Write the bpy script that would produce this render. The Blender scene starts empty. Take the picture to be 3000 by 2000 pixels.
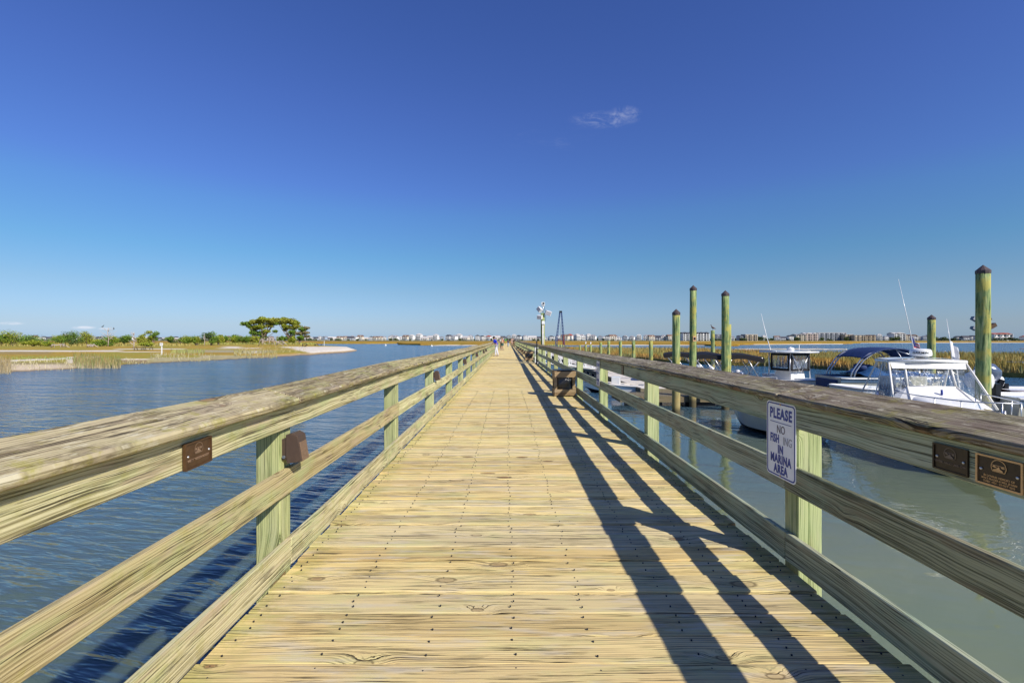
import bpy, bmesh, math, random
import numpy as np
from mathutils import Vector, Matrix, Quaternion
random.seed(7); np.random.seed(7)
R = math.radians
SC = bpy.context.scene
COL = SC.collection

# ---------------------------------------------------------------- camera
F = 1400.0          # focal length in pixels of the 3000 px wide frame
HC = 1.5            # eye height above the deck (deck top is z = 0)
ZW = -1.8           # water level
cam = bpy.data.cameras.new('camera'); camo = bpy.data.objects.new('camera', cam); COL.objects.link(camo)
cam.sensor_width = 36; cam.lens = F/3000*36; cam.clip_end = 9000; cam.clip_start = 0.05
cam.shift_x = 13/3000; cam.shift_y = -6/3000
camo.location = (0, 0, HC); camo.rotation_euler = (R(90), 0, 0)
SC.camera = camo

# ---------------------------------------------------------------- sky, sun, exposure
KX, KY = 0.93, 0.95                       # shadow run per metre of height: left and away
sun_dir = Vector((KX, -KY, 1)).normalized()
ELEV = math.asin(sun_dir.z); AZ = math.atan2(sun_dir.x, sun_dir.y)
SC.view_settings.view_transform = 'Standard'; SC.view_settings.look = 'None'
SC.view_settings.exposure = 0.50; SC.view_settings.gamma = 1
sd = bpy.data.lights.new('sun', 'SUN'); sd.energy = 4.2; sd.angle = R(0.53); sd.color = (1, 0.93, 0.82)
so = bpy.data.objects.new('sun', sd); COL.objects.link(so)
so.rotation_euler = (-sun_dir).to_track_quat('-Z', 'Y').to_euler()

class NT:
    """small node-tree helper"""
    def __init__(s, nt): s.nt = nt; nt.nodes.clear()
    def n(s, t, **kw):
        nd = s.nt.nodes.new(t)
        for k, v in kw.items(): setattr(nd, k, v)
        return nd
    def put(s, sock, v):
        if isinstance(v, bpy.types.NodeSocket): s.nt.links.new(v, sock)
        elif isinstance(v, (tuple, list)) and len(v) == 3 and sock.type == 'RGBA': sock.default_value = (*v, 1)
        elif v is not None: sock.default_value = v
    def m(s, op, a, b=None, c=None, clamp=False):
        nd = s.n('ShaderNodeMath', operation=op, use_clamp=clamp)
        s.put(nd.inputs[0], a); s.put(nd.inputs[1], b)
        if c is not None: s.put(nd.inputs[2], c)
        return nd.outputs[0]
    def vm(s, op, a, b=None):
        nd = s.n('ShaderNodeVectorMath', operation=op); s.put(nd.inputs[0], a)
        if op == 'SCALE': s.put(nd.inputs['Scale'], b)
        elif b is not None: s.put(nd.inputs[1], b)
        return nd.outputs['Value'] if op in ('LENGTH', 'DISTANCE', 'DOT_PRODUCT') else nd.outputs[0]
    def xyz(s, x, y, z):
        nd = s.n('ShaderNodeCombineXYZ'); s.put(nd.inputs[0], x); s.put(nd.inputs[1], y); s.put(nd.inputs[2], z); return nd.outputs[0]
    def sep(s, v):
        nd = s.n('ShaderNodeSeparateXYZ'); s.put(nd.inputs[0], v); return nd.outputs
    def noise(s, v, scale=1, detail=3, rough=.5, dist=0, dims='3D'):
        nd = s.n('ShaderNodeTexNoise', noise_dimensions=dims); s.put(nd.inputs['Vector'], v); nd.inputs['Scale'].default_value = scale
        nd.inputs['Detail'].default_value = detail; nd.inputs['Roughness'].default_value = rough; nd.inputs['Distortion'].default_value = dist
        return nd.outputs[0]
    def vor(s, v, scale=1, feat='F1', dims='3D', out='Distance'):
        nd = s.n('ShaderNodeTexVoronoi', feature=feat, voronoi_dimensions=dims); s.put(nd.inputs['Vector'], v); nd.inputs['Scale'].default_value = scale
        return nd.outputs[out]
    def ss(s, v, a, b, lo=0., hi=1.):
        nd = s.n('ShaderNodeMapRange', interpolation_type='SMOOTHSTEP'); s.put(nd.inputs[0], v)
        if a > b: a, b, lo, hi = b, a, hi, lo
        nd.inputs[1].default_value = a; nd.inputs[2].default_value = b; nd.inputs[3].default_value = lo; nd.inputs[4].default_value = hi
        return nd.outputs[0]
    def mix(s, f, a, b, bt='MIX'):
        nd = s.n('ShaderNodeMix', data_type='RGBA', blend_type=bt); s.put(nd.inputs[0], f); s.put(nd.inputs[6], a); s.put(nd.inputs[7], b); return nd.outputs[2]
    def ramp(s, f, stops):
        nd = s.n('ShaderNodeValToRGB'); cr = nd.color_ramp
        while len(cr.elements) < len(stops): cr.elements.new(.5)
        for e, (p, c) in zip(cr.elements, stops): e.position = p; e.color = (*c, 1)
        s.put(nd.inputs[0], f); return nd.outputs[0]
    def co(s, which='Object'): return s.n('ShaderNodeTexCoord').outputs[which]
    def att(s, name, out='Fac'): return s.n('ShaderNodeAttribute', attribute_name=name).outputs[out]
    def bump(s, h, strength=.5, dist=.01, normal=None):
        nd = s.n('ShaderNodeBump'); s.put(nd.inputs['Height'], h); nd.inputs['Strength'].default_value = strength; nd.inputs['Distance'].default_value = dist
        if normal is not None: s.put(nd.inputs['Normal'], normal)
        return nd.outputs[0]
    def bsdf(s, col, rough=.7, spec=.3, metal=0., normal=None, **kw):
        nd = s.n('ShaderNodeBsdfPrincipled'); s.put(nd.inputs['Base Color'], col); s.put(nd.inputs['Roughness'], rough)
        s.put(nd.inputs['Specular IOR Level'], spec); s.put(nd.inputs['Metallic'], metal)
        if normal is not None: s.put(nd.inputs['Normal'], normal)
        for k, v in kw.items(): s.put(nd.inputs[k.replace('_', ' ')], v)
        return nd.outputs[0]
    def out(s, sh):
        o = s.n('ShaderNodeOutputMaterial'); s.nt.links.new(sh, o.inputs[0])

w = bpy.data.worlds.new('World'); SC.world = w; w.use_nodes = True
t = NT(w.node_tree)
sky = t.n('ShaderNodeTexSky', sky_type='NISHITA', sun_disc=False, sun_elevation=ELEV, sun_rotation=AZ, air_density=1.0, dust_density=0.3, ozone_density=3.0, altitude=0)
hs = t.n('ShaderNodeHueSaturation'); hs.inputs['Saturation'].default_value = 1.12; hs.inputs['Value'].default_value = 1.0
t.nt.links.new(sky.outputs[0], hs.inputs['Color'])
g = t.sep(t.co('Generated'))
yy = t.m('MAXIMUM', g[1], .02)
px = t.m('DIVIDE', g[0], yy); pz = t.m('DIVIDE', g[2], yy)
front = t.ss(g[1], .05, .2)
SKYGRADE = t.mix(1.0, hs.outputs[0], t.ramp(g[2], [(0.0, (.37, .55, 1.04)), (.026, (.43, .53, .83)), (.095, (.48, .57, .71)), (.161, (.44, .63, .76)), (.246, (.50, .65, .88)), (.287, (.53, .61, .94)), (.42, (.57, .60, .98)), (1.0, (.55, .58, 1.0))]), 'MULTIPLY')
def cloud(cx, cz, rx, rz, sx, sz, lo, hi, amp):
    ex = t.m('DIVIDE', t.m('SUBTRACT', px, cx), rx); ez = t.m('DIVIDE', t.m('SUBTRACT', pz, cz), rz)
    r2 = t.m('ADD', t.m('MULTIPLY', ex, ex), t.m('MULTIPLY', ez, ez))
    fall = t.ss(r2, 1.0, .05)
    nz = t.noise(t.xyz(t.m('MULTIPLY', px, sx), t.m('MULTIPLY', pz, sz), 3.1), 1, 8, .72, .9)
    return t.m('MULTIPLY', t.m('MULTIPLY', fall, t.ss(nz, lo, hi)), t.m('MULTIPLY', front, amp))
c1 = t.m('ADD', cloud(.20, .459, .080, .022, 24, 60, .38, .74, .19), cloud(.247, .470, .04, .022, 30, 42, .38, .74, .20))
c1b = cloud(.10, .42, .14, .030, 12, 60, .48, .85, .06)
c2 = cloud(-1.04, .0335, .036, .004, 30, 300, .3, .65, .55)
c3 = cloud(-.887, .0248, .030, .004, 30, 260, .25, .6, .75)
c4 = cloud(-.842, .0225, .018, .0028, 30, 260, .3, .6, .5)
cl = t.m('ADD', t.m('ADD', c1, c1b), t.m('ADD', c2, t.m('ADD', c3, c4)), clamp=True)
skyc = t.mix(cl, SKYGRADE, (6.3, 6.5, 7.2))
bg = t.n('ShaderNodeBackground'); bg.inputs['Strength'].default_value = 0.095
t.nt.links.new(skyc, bg.inputs['Color'])
wo = t.n('ShaderNodeOutputWorld'); t.nt.links.new(bg.outputs[0], wo.inputs[0])

# ---------------------------------------------------------------- helpers
def P(u, v, d):                      # photo pixel (3000 px frame) + depth -> world point
    return Vector(((u-1487)*d/F, d, HC-(v-994)*d/F))
def G(u, v, z=ZW):                   # photo pixel on the level z
    d = (HC-z)*F/(v-994); return Vector(((u-1487)*d/F, d, z))
def tag(o, label=None, cat=None, group=None, kind=None):
    if label: o['label'] = label
    if cat: o['category'] = cat
    if group: o['group'] = group
    if kind: o['kind'] = kind
    return o
def link(name, me, mats, parent=None):
    if not isinstance(mats, (list, tuple)): mats = [mats]
    if not me.materials:
        for mm in mats: me.materials.append(mm)
    o = bpy.data.objects.new(name, me); COL.objects.link(o)
    if parent: o.parent = parent
    return o
def empty(name, loc, rz=0, label=None, cat=None, group=None, rot=None):
    o = bpy.data.objects.new(name, None); COL.objects.link(o); o.empty_display_size = .2
    o.location = loc; o.rotation_euler = (0, 0, rz)
    if rot is not None: o.rotation_euler = rot
    return tag(o, label, cat, group)
def kids(o): return [c for c in bpy.data.objects if c.parent == o]
def copy_tree(o, parent=None, kmap=None):
    if kmap is None:
        kmap = {}
        for c in bpy.data.objects:
            if c.parent: kmap.setdefault(c.parent, []).append(c)
    c = o.copy(); COL.objects.link(c)
    if parent: c.parent = parent
    for ch in kmap.get(o, []): copy_tree(ch, c, kmap)
    return c

class MB:
    def __init__(s): s.v = []; s.f = []; s.mi = []; s.sm = []
    def add(s, vs, fs, mi=0, sm=False):
        b = len(s.v); s.v += [tuple(v) for v in vs]; s.f += [tuple(i+b for i in f) for f in fs]; s.mi += [mi]*len(fs); s.sm += [sm]*len(fs); return s
    def box(s, c, d, mi=0, M=None):
        x, y, z = d[0]/2, d[1]/2, d[2]/2
        vs = [Vector((a, b, e)) for a in (-x, x) for b in (-y, y) for e in (-z, z)]
        if M is not None: vs = [M @ v for v in vs]
        vs = [v+Vector(c) for v in vs]
        return s.add(vs, [(0, 1, 3, 2), (4, 6, 7, 5), (0, 4, 5, 1), (2, 3, 7, 6), (0, 2, 6, 4), (1, 5, 7, 3)], mi)
    def bar(s, a, b, w, h, mi=0, up=(0, 0, 1)):
        a, b = Vector(a), Vector(b); x = (b-a); L = x.length; x.normalize(); up = Vector(up)
        if abs(x.dot(up)) > .98: up = Vector((0, 1, 0))
        y = up.cross(x).normalized(); z = x.cross(y)
        M = Matrix((x, y, z)).transposed()
        return s.box((a+b)/2, (L, w, h), mi, M)
    def tube(s, pts, r, n=8, mi=0, cap=True, sm=True):
        pts = [Vector(p) for p in pts]; rs = r if isinstance(r, (list, tuple)) else [r]*len(pts)
        vs = []; fs = []; prev = None
        for i, p in enumerate(pts):
            tg = (pts[min(i+1, len(pts)-1)]-pts[max(i-1, 0)])
            if tg.length < 1e-9: tg = Vector((0, 0, 1))
            tg.normalize()
            if prev is None:
                up = Vector((0, 0, 1)) if abs(tg.z) < .9 else Vector((1, 0, 0)); a = up.cross(tg).normalized()
            else:
                a = prev - tg*prev.dot(tg)
                a = a.normalized() if a.length > 1e-6 else tg.orthogonal().normalized()
            prev = a; b = tg.cross(a)
            for k in range(n):
                an = 2*math.pi*k/n; vs.append(p+(a*math.cos(an)+b*math.sin(an))*rs[i])
        for i in range(len(pts)-1):
            for k in range(n): fs.append((i*n+k, i*n+(k+1) % n, (i+1)*n+(k+1) % n, (i+1)*n+k))
        s.add(vs, fs, mi, sm)
        if cap:
            b0 = len(s.v)-len(vs)
            s.f.append(tuple(b0+k for k in reversed(range(n)))); s.mi.append(mi); s.sm.append(False)
            e = b0+(len(pts)-1)*n; s.f.append(tuple(e+k for k in range(n))); s.mi.append(mi); s.sm.append(False)
        return s
    def lathe(s, prof, c=(0, 0, 0), n=16, mi=0, sx=1, sy=1, sm=True):
        vs = []; fs = []; c = Vector(c)
        for r, z in prof:
            for k in range(n):
                an = 2*math.pi*k/n; vs.append(c+Vector((r*sx*math.cos(an), r*sy*math.sin(an), z)))
        for i in range(len(prof)-1):
            for k in range(n): fs.append((i*n+k, i*n+(k+1) % n, (i+1)*n+(k+1) % n, (i+1)*n+k))
        fs.append(tuple(reversed(range(n)))); fs.append(tuple(range((len(prof)-1)*n, len(prof)*n)))
        return s.add(vs, fs, mi, sm)
    def grid(s, rows, mi=0, sm=True, closed=False):
        n = len(rows[0]); vs = [p for r in rows for p in r]; fs = []
        for i in range(len(rows)-1):
            for k in range(n if closed else n-1): fs.append((i*n+k, i*n+(k+1) % n, (i+1)*n+(k+1) % n, (i+1)*n+k))
        return s.add(vs, fs, mi, sm)
    def prism(s, poly, a, b, axis='y', mi=0):
        """extrude a 2D polygon along an axis from a to b"""
        def mk(p, h): return (p[0], h, p[1]) if axis == 'y' else ((h, p[0], p[1]) if axis == 'x' else (p[0], p[1], h))
        n = len(poly); vs = [mk(p, a) for p in poly]+[mk(p, b) for p in poly]
        fs = [tuple(range(n)), tuple(reversed(range(n, 2*n)))]+[(k, k+n, (k+1) % n+n, (k+1) % n) for k in range(n)]
        return s.add(vs, fs, mi)
    def mesh(s, name='mesh', fix=True):
        me = bpy.data.meshes.new(name); me.from_pydata(s.v, [], s.f)
        me.polygons.foreach_set('material_index', s.mi); me.polygons.foreach_set('use_smooth', s.sm)
        if fix:
            bm = bmesh.new(); bm.from_mesh(me); bmesh.ops.recalc_face_normals(bm, faces=bm.faces); bm.to_mesh(me); bm.free()
        me.update(); return me
    def build(s, name, mats, parent=None, bevel=0, seg=2):
        me = s.mesh(name)
        if bevel:
            bm = bmesh.new(); bm.from_mesh(me); bmesh.ops.remove_doubles(bm, verts=bm.verts, dist=1e-5)
            ed = [e for e in bm.edges if len(e.link_faces) == 2 and e.calc_face_angle(0) > .5]
            bmesh.ops.bevel(bm, geom=ed, offset=bevel, segments=seg, affect='EDGES', profile=.7)
            bm.to_mesh(me); bm.free()
        return link(name, me, mats, parent)

# ---------------------------------------------------------------- materials
def mat(name):
    m = bpy.data.materials.new(name); m.use_nodes = True; return m, NT(m.node_tree)
def plain(name, col, rough=.5, spec=.4, metal=0., var=.12, scale=3., bump=0., coat=0.):
    m, s = mat(name); o = s.co('Object')
    nz = s.noise(o, scale, 5, .6); f = s.ss(nz, .3, .75)
    c = s.mix(f, tuple(x*(1-var) for x in col), tuple(min(1, x*(1+var*.6)) for x in col))
    fine = s.noise(o, scale*9, 3, .6)
    c = s.mix(s.ss(fine, .6, .75, 0, var*1.2), c, tuple(x*.55 for x in col))
    nm = s.bump(fine, bump, .01) if bump else None
    s.out(s.bsdf(c, s.ss(nz, .2, .8, rough*.85, min(1, rough*1.15)), spec, metal, nm, Coat_Weight=coat)); return m

def wood(name, pale, mid, dark, patch, patch_amt=.4, weather=(.3, .28, .24), weather_amt=.2, crack=.6, edge_moss=False, bump=.55, knot=True, moss=0., blot=0.):
    m, s = mat(name); o = s.co('Object')
    rnd = s.m('ADD', s.att('rnd'), s.n('ShaderNodeObjectInfo').outputs['Random'])
    off = s.xyz(s.m('MULTIPLY', rnd, 91.7), s.m('MULTIPLY', rnd, 53.1), s.m('MULTIPLY', rnd, 17.3))
    p = s.vm('ADD', o, off); x, y, z = s.sep(p)
    lat = s.m('ADD', y, z)
    warp = s.m('MULTIPLY', s.m('SUBTRACT', s.noise(s.xyz(s.m('MULTIPLY', x, 1.1), s.m('MULTIPLY', lat, 2.0), z), 1, 2, .5), .5), .06)
    # knots
    kv = s.xyz(s.m('MULTIPLY', x, 1.25), s.m('MULTIPLY', lat, 2.6), 0)
    kd = s.vor(kv, 1, 'F1', '2D')
    kd = s.m('ADD', kd, s.m('MULTIPLY', s.m('SUBTRACT', s.noise(p, 40, 2, .5), .5), .03))
    kc = s.sep(s.vor(kv, 1, 'F1', '2D', 'Color'))
    kd = s.m('ADD', kd, s.m('MULTIPLY', s.ss(kc[0], .62, .30), .35)); kd = s.m('MULTIPLY', kd, s.ss(kc[1], 0, 1, .7, 2.3))
    halo = s.ss(kd, .30, .0)
    lat2 = s.m('ADD', s.m('ADD', lat, warp), s.m('MULTIPLY', halo, .05 if knot else 0))
    g1 = s.noise(s.xyz(s.m('MULTIPLY', x, .5), s.m('MULTIPLY', lat2, 66), 1.7), 1, 4, .66)
    g2 = s.noise(s.xyz(s.m('MULTIPLY', x, 3), s.m('MULTIPLY', lat2, 270), 4.2), 1, 3, .65)
    rings = s.m('SINE', s.m('MULTIPLY', s.m('ADD', lat2, s.m('MULTIPLY', g1, .03)), 430))
    g0 = s.noise(s.xyz(s.m('MULTIPLY', x, .55), s.m('MULTIPLY', lat2, 26), 7.7), 1, 3, .6)
    gr = s.m('ADD', s.m('ADD', s.m('MULTIPLY', g1, .36), s.m('MULTIPLY', g0, .30)), s.m('ADD', s.m('MULTIPLY', g2, .30), s.m('MULTIPLY', rings, .045)))
    c = s.ramp(s.ss(gr, .39, .565), [(0, dark), (.34, mid), (.62, pale), (1, tuple(min(1, a*1.08) for a in pale))])
    # board to board tone
    tone = s.n('ShaderNodeTexWhiteNoise', noise_dimensions='1D'); s.put(tone.inputs['W'], s.m('MULTIPLY', rnd, 77.7))
    c = s.mix(s.ss(tone.outputs[0], 0, 1, .0, weather_amt), c, weather)
    t2 = s.n('ShaderNodeTexWhiteNoise', noise_dimensions='1D'); s.put(t2.inputs['W'], s.m('MULTIPLY', rnd, 31.3))
    c = s.mix(s.m('MULTIPLY', s.m('POWER', t2.outputs[0], 2.0), .32), c, s.mix(1.0, c, (.52, .50, .45), 'MULTIPLY'))
    t3 = s.n('ShaderNodeTexWhiteNoise', noise_dimensions='1D'); s.put(t3.inputs['W'], s.m('MULTIPLY', rnd, 13.9))
    c = s.mix(s.m('MULTIPLY', s.m('POWER', t3.outputs[0], 2.0), .6), c, s.mix(1.0, c, (.80, .66, .45), 'MULTIPLY'))
    # patches (algae, treatment colour)
    pn = s.noise(s.xyz(s.m('MULTIPLY', x, 1.6), s.m('MULTIPLY', lat, 5), s.m('ADD', z, 3)), 1, 5, .65)
    c = s.mix(s.ss(pn, .46, .68, 0, patch_amt), c, patch)
    pn2 = s.noise(s.xyz(s.m('MULTIPLY', x, 2.3), s.m('MULTIPLY', lat, 14), s.m('ADD', z, 9)), 1, 4, .6)
    c = s.mix(s.ss(pn2, .5, .7, 0, weather_amt*1.6), c, weather)
    if moss:
        mn = s.noise(p, 9, 5, .7)
        c = s.mix(s.m('MULTIPLY', s.ss(mn, .52, .66), moss), c, (.30, .28, .03))
    if edge_moss:
        ax = s.m('ABSOLUTE', s.m('SUBTRACT', s.sep(o)[0], .208))
        em = s.m('MULTIPLY', s.ss(ax, 1.35, 1.62), s.ss(s.noise(p, 7, 4, .7), .35, .6))
        c = s.mix(s.m('MULTIPLY', em, .55), c, (.33, .33, .09))
    if blot:
        b1 = s.noise(s.xyz(s.m('MULTIPLY', x, 4.5), s.m('MULTIPLY', lat2, 26), 6.6), 1, 5, .72); b2 = s.noise(s.xyz(s.m('MULTIPLY', x, 9), s.m('MULTIPLY', lat2, 40), 3.3), 1, 4, .7)
        c = s.mix(s.ss(b1, .50, .62, 0, blot), c, (.075, .05, .025)); c = s.mix(s.ss(b2, .56, .66, 0, blot), c, (.62, .58, .42))
    # cracks: long thin dark checks
    ck = s.noise(s.xyz(s.m('MULTIPLY', x, 2.6), s.m('MULTIPLY', lat2, 150), 8.8), 1, 3, .6)
    ckm = s.noise(s.xyz(s.m('MULTIPLY', x, 1.7), s.m('MULTIPLY', lat, 8), 2.2), 1, 2, .5)
    cr = s.m('MULTIPLY', s.ss(ck, .56, .63), s.ss(ckm, .42, .56))
    c = s.mix(s.m('MULTIPLY', cr, crack), c, (.035, .027, .016))
    if knot:
        core = s.ss(kd, .062, .040)
        ring = s.m('MULTIPLY', s.ss(kd, .085, .065), s.ss(kd, .045, .06))
        c = s.mix(s.m('MULTIPLY', core, s.ss(kc[2], 0, 1, .35, .85)), c, s.mix(kc[2], (.34, .24, .13), (.20, .10, .045))); c = s.mix(s.m('MULTIPLY', ring, .65), c, (.07, .04, .018))
    h = s.m('SUBTRACT', gr, s.m('MULTIPLY', cr, 1.1))
    s.out(s.bsdf(c, .78, .22, 0, s.bump(h, bump, .006))); return m

W_DECK = wood('deck_wood', (.84, .68, .30), (.70, .55, .225), (.28, .21, .085), (.56, .56, .24), .45, (.56, .50, .38), .40, 1.0, True, .8)
W_RAIL = wood('treated_rail_wood', (.66, .63, .36), (.50, .48, .24), (.20, .19, .07), (.36, .44, .19), .5, (.44, .34, .23), .42, .8, False, .7, moss=.25)
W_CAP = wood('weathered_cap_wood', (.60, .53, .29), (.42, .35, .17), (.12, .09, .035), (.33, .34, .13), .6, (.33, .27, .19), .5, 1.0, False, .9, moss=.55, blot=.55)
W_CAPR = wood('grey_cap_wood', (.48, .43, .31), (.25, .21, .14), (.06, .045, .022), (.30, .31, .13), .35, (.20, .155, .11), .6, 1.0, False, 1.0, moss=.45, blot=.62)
W_POST = wood('green_post_wood', (.46, .52, .26), (.34, .42, .19), (.15, .20, .07), (.52, .47, .22), .5, (.40, .40, .25), .25, .5, False, .5)
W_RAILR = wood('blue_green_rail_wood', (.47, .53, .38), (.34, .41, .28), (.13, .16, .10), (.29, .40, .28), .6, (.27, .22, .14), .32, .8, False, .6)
W_DARK = wood('dark_dock_wood', (.26, .23, .16), (.17, .15, .10), (.06, .05, .03), (.2, .2, .1), .4, (.16, .13, .09), .4, .8, False, .6, knot=False)
W_BOX = wood('brown_box_wood', (.42, .32, .19), (.30, .22, .12), (.16, .10, .05), (.38, .30, .16), .3, (.40, .32, .24), .3, .6, False, .5)

def pile_mat():
    m, s = mat('treated_pile_wood'); o = s.co('Object'); r = s.n('ShaderNodeObjectInfo').outputs['Random']
    p = s.vm('ADD', o, s.xyz(s.m('MULTIPLY', r, 30), 0, s.m('MULTIPLY', r, 11))); x, y, z = s.sep(p)
    st = s.noise(s.xyz(s.m('MULTIPLY', x, 16), s.m('MULTIPLY', y, 16), s.m('MULTIPLY', z, 1.3)), 1, 5, .65)
    c = s.ramp(s.ss(st, .3, .7), [(0, (.05, .075, .03)), (.4, (.17, .25, .10)), (.75, (.31, .37, .15)), (1, (.44, .45, .22))])
    c = s.mix(s.ss(s.noise(p, 2.2, 4, .6), .45, .62, 0, .75), c, (.40, .35, .08))
    oz = s.sep(s.n('ShaderNodeNewGeometry').outputs['Position'])[2]
    c = s.mix(s.ss(oz, ZW+1.9, ZW+.7, 0, .7), c, (.36, .26, .12)); c = s.mix(s.ss(oz, ZW+.55, ZW+.25, 0, .85), c, (.05, .045, .03))
    s.out(s.bsdf(c, .8, .2, 0, s.bump(st, .7, .02))); return m
PILE = pile_mat()

def water_mat():
    m, s = mat('creek_water'); o = s.co('Object'); x, y, z = s.sep(o)
    calm = s.ss(x, 1.0, 4.5)                        # sheltered marina side of the pier
    far = s.ss(y, 22, 55)
    ruf = s.m('MAXIMUM', s.m('SUBTRACT', 1.0, calm), s.m('MULTIPLY', far, .85))
    a = math.radians(-14)
    u = s.m('ADD', s.m('MULTIPLY', x, math.cos(a)), s.m('MULTIPLY', y, math.sin(a))); v = s.m('SUBTRACT', s.m('MULTIPLY', y, math.cos(a)), s.m('MULTIPLY', x, math.sin(a)))
    w1 = s.noise(s.xyz(s.m('MULTIPLY', u, 1.1), s.m('MULTIPLY', v, 4.6), 0), 1, 3, .5, .35)
    w2 = s.noise(s.xyz(s.m('MULTIPLY', u, .32), s.m('MULTIPLY', v, .95), 5), 1, 3, .5, .3)
    w3 = s.noise(s.xyz(s.m('MULTIPLY', u, 2.5), s.m('MULTIPLY', v, 8), 9), 1, 2, .5)
    hr = s.m('ADD', s.m('MULTIPLY', w1, .10), s.m('ADD', s.m('MULTIPLY', w2, .20), s.m('MULTIPLY', w3, .014)))
    c1 = s.noise(s.xyz(s.m('MULTIPLY', x, .8), s.m('MULTIPLY', y, 1.5), 2), 1, 2, .5, .6)
    c2 = s.noise(s.xyz(s.m('MULTIPLY', x, 3), s.m('MULTIPLY', y, 6), 7), 1, 2, .5, .4)
    hc = s.m('ADD', s.m('MULTIPLY', c1, .026), s.m('MULTIPLY', c2, .005))
    gust = s.ss(s.noise(s.xyz(s.m('MULTIPLY', x, .03), s.m('MULTIPLY', y, .10), 1), 1, 3, .6), .3, .7, .55, 1.15)
    hr = s.m('MULTIPLY', hr, s.ss(y, 5, 70, 1.0, 5.0))
    h = s.m('ADD', s.m('MULTIPLY', s.m('MULTIPLY', hr, ruf), gust), s.m('MULTIPLY', hc, s.m('SUBTRACT', 1.0, s.m('MULTIPLY', ruf, .9))))
    nm = s.bump(h, 1.0, 1.0)
    mud = s.noise(s.xyz(s.m('MULTIPLY', x, .12), s.m('MULTIPLY', y, .2), 4), 1, 3, .5)
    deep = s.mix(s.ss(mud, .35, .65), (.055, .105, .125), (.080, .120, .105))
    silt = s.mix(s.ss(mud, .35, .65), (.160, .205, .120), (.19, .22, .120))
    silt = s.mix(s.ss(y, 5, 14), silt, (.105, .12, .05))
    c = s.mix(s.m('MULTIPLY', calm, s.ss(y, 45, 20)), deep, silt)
    c = s.mix(s.ss(y, 4, 36, 0, .92), c, (.028, .105, .205))  # blue sky reflection of the farther water painted into its base colour
    ior = s.m('SUBTRACT', 1.5, s.m('MULTIPLY', s.m('MULTIPLY', s.ss(y, 8, 45), ruf), .19)); rgh = s.m('ADD', .05, s.m('MULTIPLY', s.m('MULTIPLY', s.ss(y, 10, 60), ruf), .08))
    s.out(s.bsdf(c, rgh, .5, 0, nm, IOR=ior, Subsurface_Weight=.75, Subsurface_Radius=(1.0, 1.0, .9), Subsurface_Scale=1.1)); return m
WATER = water_mat()

M_WHITE = plain('white_gelcoat', (.78, .79, .78), .22, .5, 0, .07, 2, coat=.4)
M_CREAM = plain('cream_hull', (.50, .49, .40), .3, .5, 0, .12, 1.5, coat=.3)
M_CANVAS_W = plain('white_canvas', (.76, .76, .74), .8, .2, 0, .14, 1.2, 1.0)
M_NAVY = plain('navy_canvas', (.02, .045, .14), .7, .3, 0, .25, 5, .5)
M_TARP = plain('blue_tarp', (.03, .10, .26), .35, .5, 0, .3, 6, .7)
M_BLUEHULL = plain('dusty_blue_paint', (.10, .17, .26), .35, .5, 0, .15, 3)
M_BLACKC = plain('black_canvas', (.015, .015, .018), .75, .3, 0, .3, 5, .5)
M_BLACK = plain('black_plastic', (.012, .012, .014), .3, .5, 0, .2, 4)
M_BAG = plain('black_bag_film', (.01, .01, .013), .16, .8, 0, .2, 9, .8)
M_GREYCOWL = plain('grey_blue_cowling', (.10, .13, .19), .25, .5, .3, .12, 3, coat=.5)
M_ALU = plain('brushed_aluminium', (.62, .63, .65), .35, .5, .85, .1, 8)
M_STEEL = plain('galvanised_steel', (.35, .36, .38), .45, .5, .8, .2, 8)
M_GDOCK = plain('grey_dock_boards', (.27, .28, .30), .8, .2, 0, .2, 3, .4)
M_PALED = plain('pale_float_concrete', (.62, .58, .52), .8, .2, 0, .15, 3, .3)
M_BROWNP = plain('bronze_plaque', (.095, .050, .022), .45, .5, .25, .25, 40)
M_BRONZED = plain('dark_bronze', (.045, .030, .018), .4, .5, .3, .3, 50)
M_BRONZEL = plain('polished_bronze', (.62, .40, .20), .35, .5, .35, .12, 60)
M_WORN = plain('worn_bronze', (.30, .20, .13), .35, .6, .3, .2, 60); M_WORND = plain('dull_bronze', (.17, .135, .12), .35, .6, .3, .2, 60)
M_FIXT = plain('bronze_fixture_paint', (.080, .052, .038), .45, .5, .1, .12, 30)
M_SIGN = plain('white_sign_aluminium', (.88, .90, .93), .35, .4, 0, .05, 12)
M_SBLUE = plain('sign_blue_ink', (.012, .045, .30), .4, .4, 0, .1, 30)
M_SFADE = plain('faded_ink', (.20, .17, .19), .5, .3, 0, .5, 60)
M_SFADE2 = plain('ghost_ink', (.42, .42, .46), .5, .3, 0, .5, 90)
M_IRON = plain('black_iron', (.02, .022, .025), .4, .5, .4, .3, 20)
M_CRANE = plain('blue_crane_paint', (.03, .06, .17), .4, .5, .2, .2, 6)
M_RED = plain('red_lead_paint', (.22, .05, .04), .5, .4, 0, .2, 6)
M_PVC = plain('white_enclosure', (.78, .76, .70), .4, .4, 0, .1, 8)
M_YEL = plain('yellow_moss_wood', (.36, .31, .05), .85, .2, 0, .4, 12, .4)
M_SCREW = plain('dark_screw', (.03, .035, .05), .35, .6, .7, .2, 20)
M_ROPE = plain('rope', (.62, .55, .42), .9, .1, 0, .2, 30)
M_BONE = plain('bleached_wood', (.50, .43, .37), .85, .15, 0, .25, 4, .4)
M_TRUNK = plain('grey_bark', (.20, .155, .12), .9, .1, 0, .3, 5, .5)
M_BIRD = plain('black_feathers', (.015, .014, .016), .6, .3, 0, .3, 20)
M_GULL = plain('white_feathers', (.7, .7, .7), .7, .2, 0, .1, 20)
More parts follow.
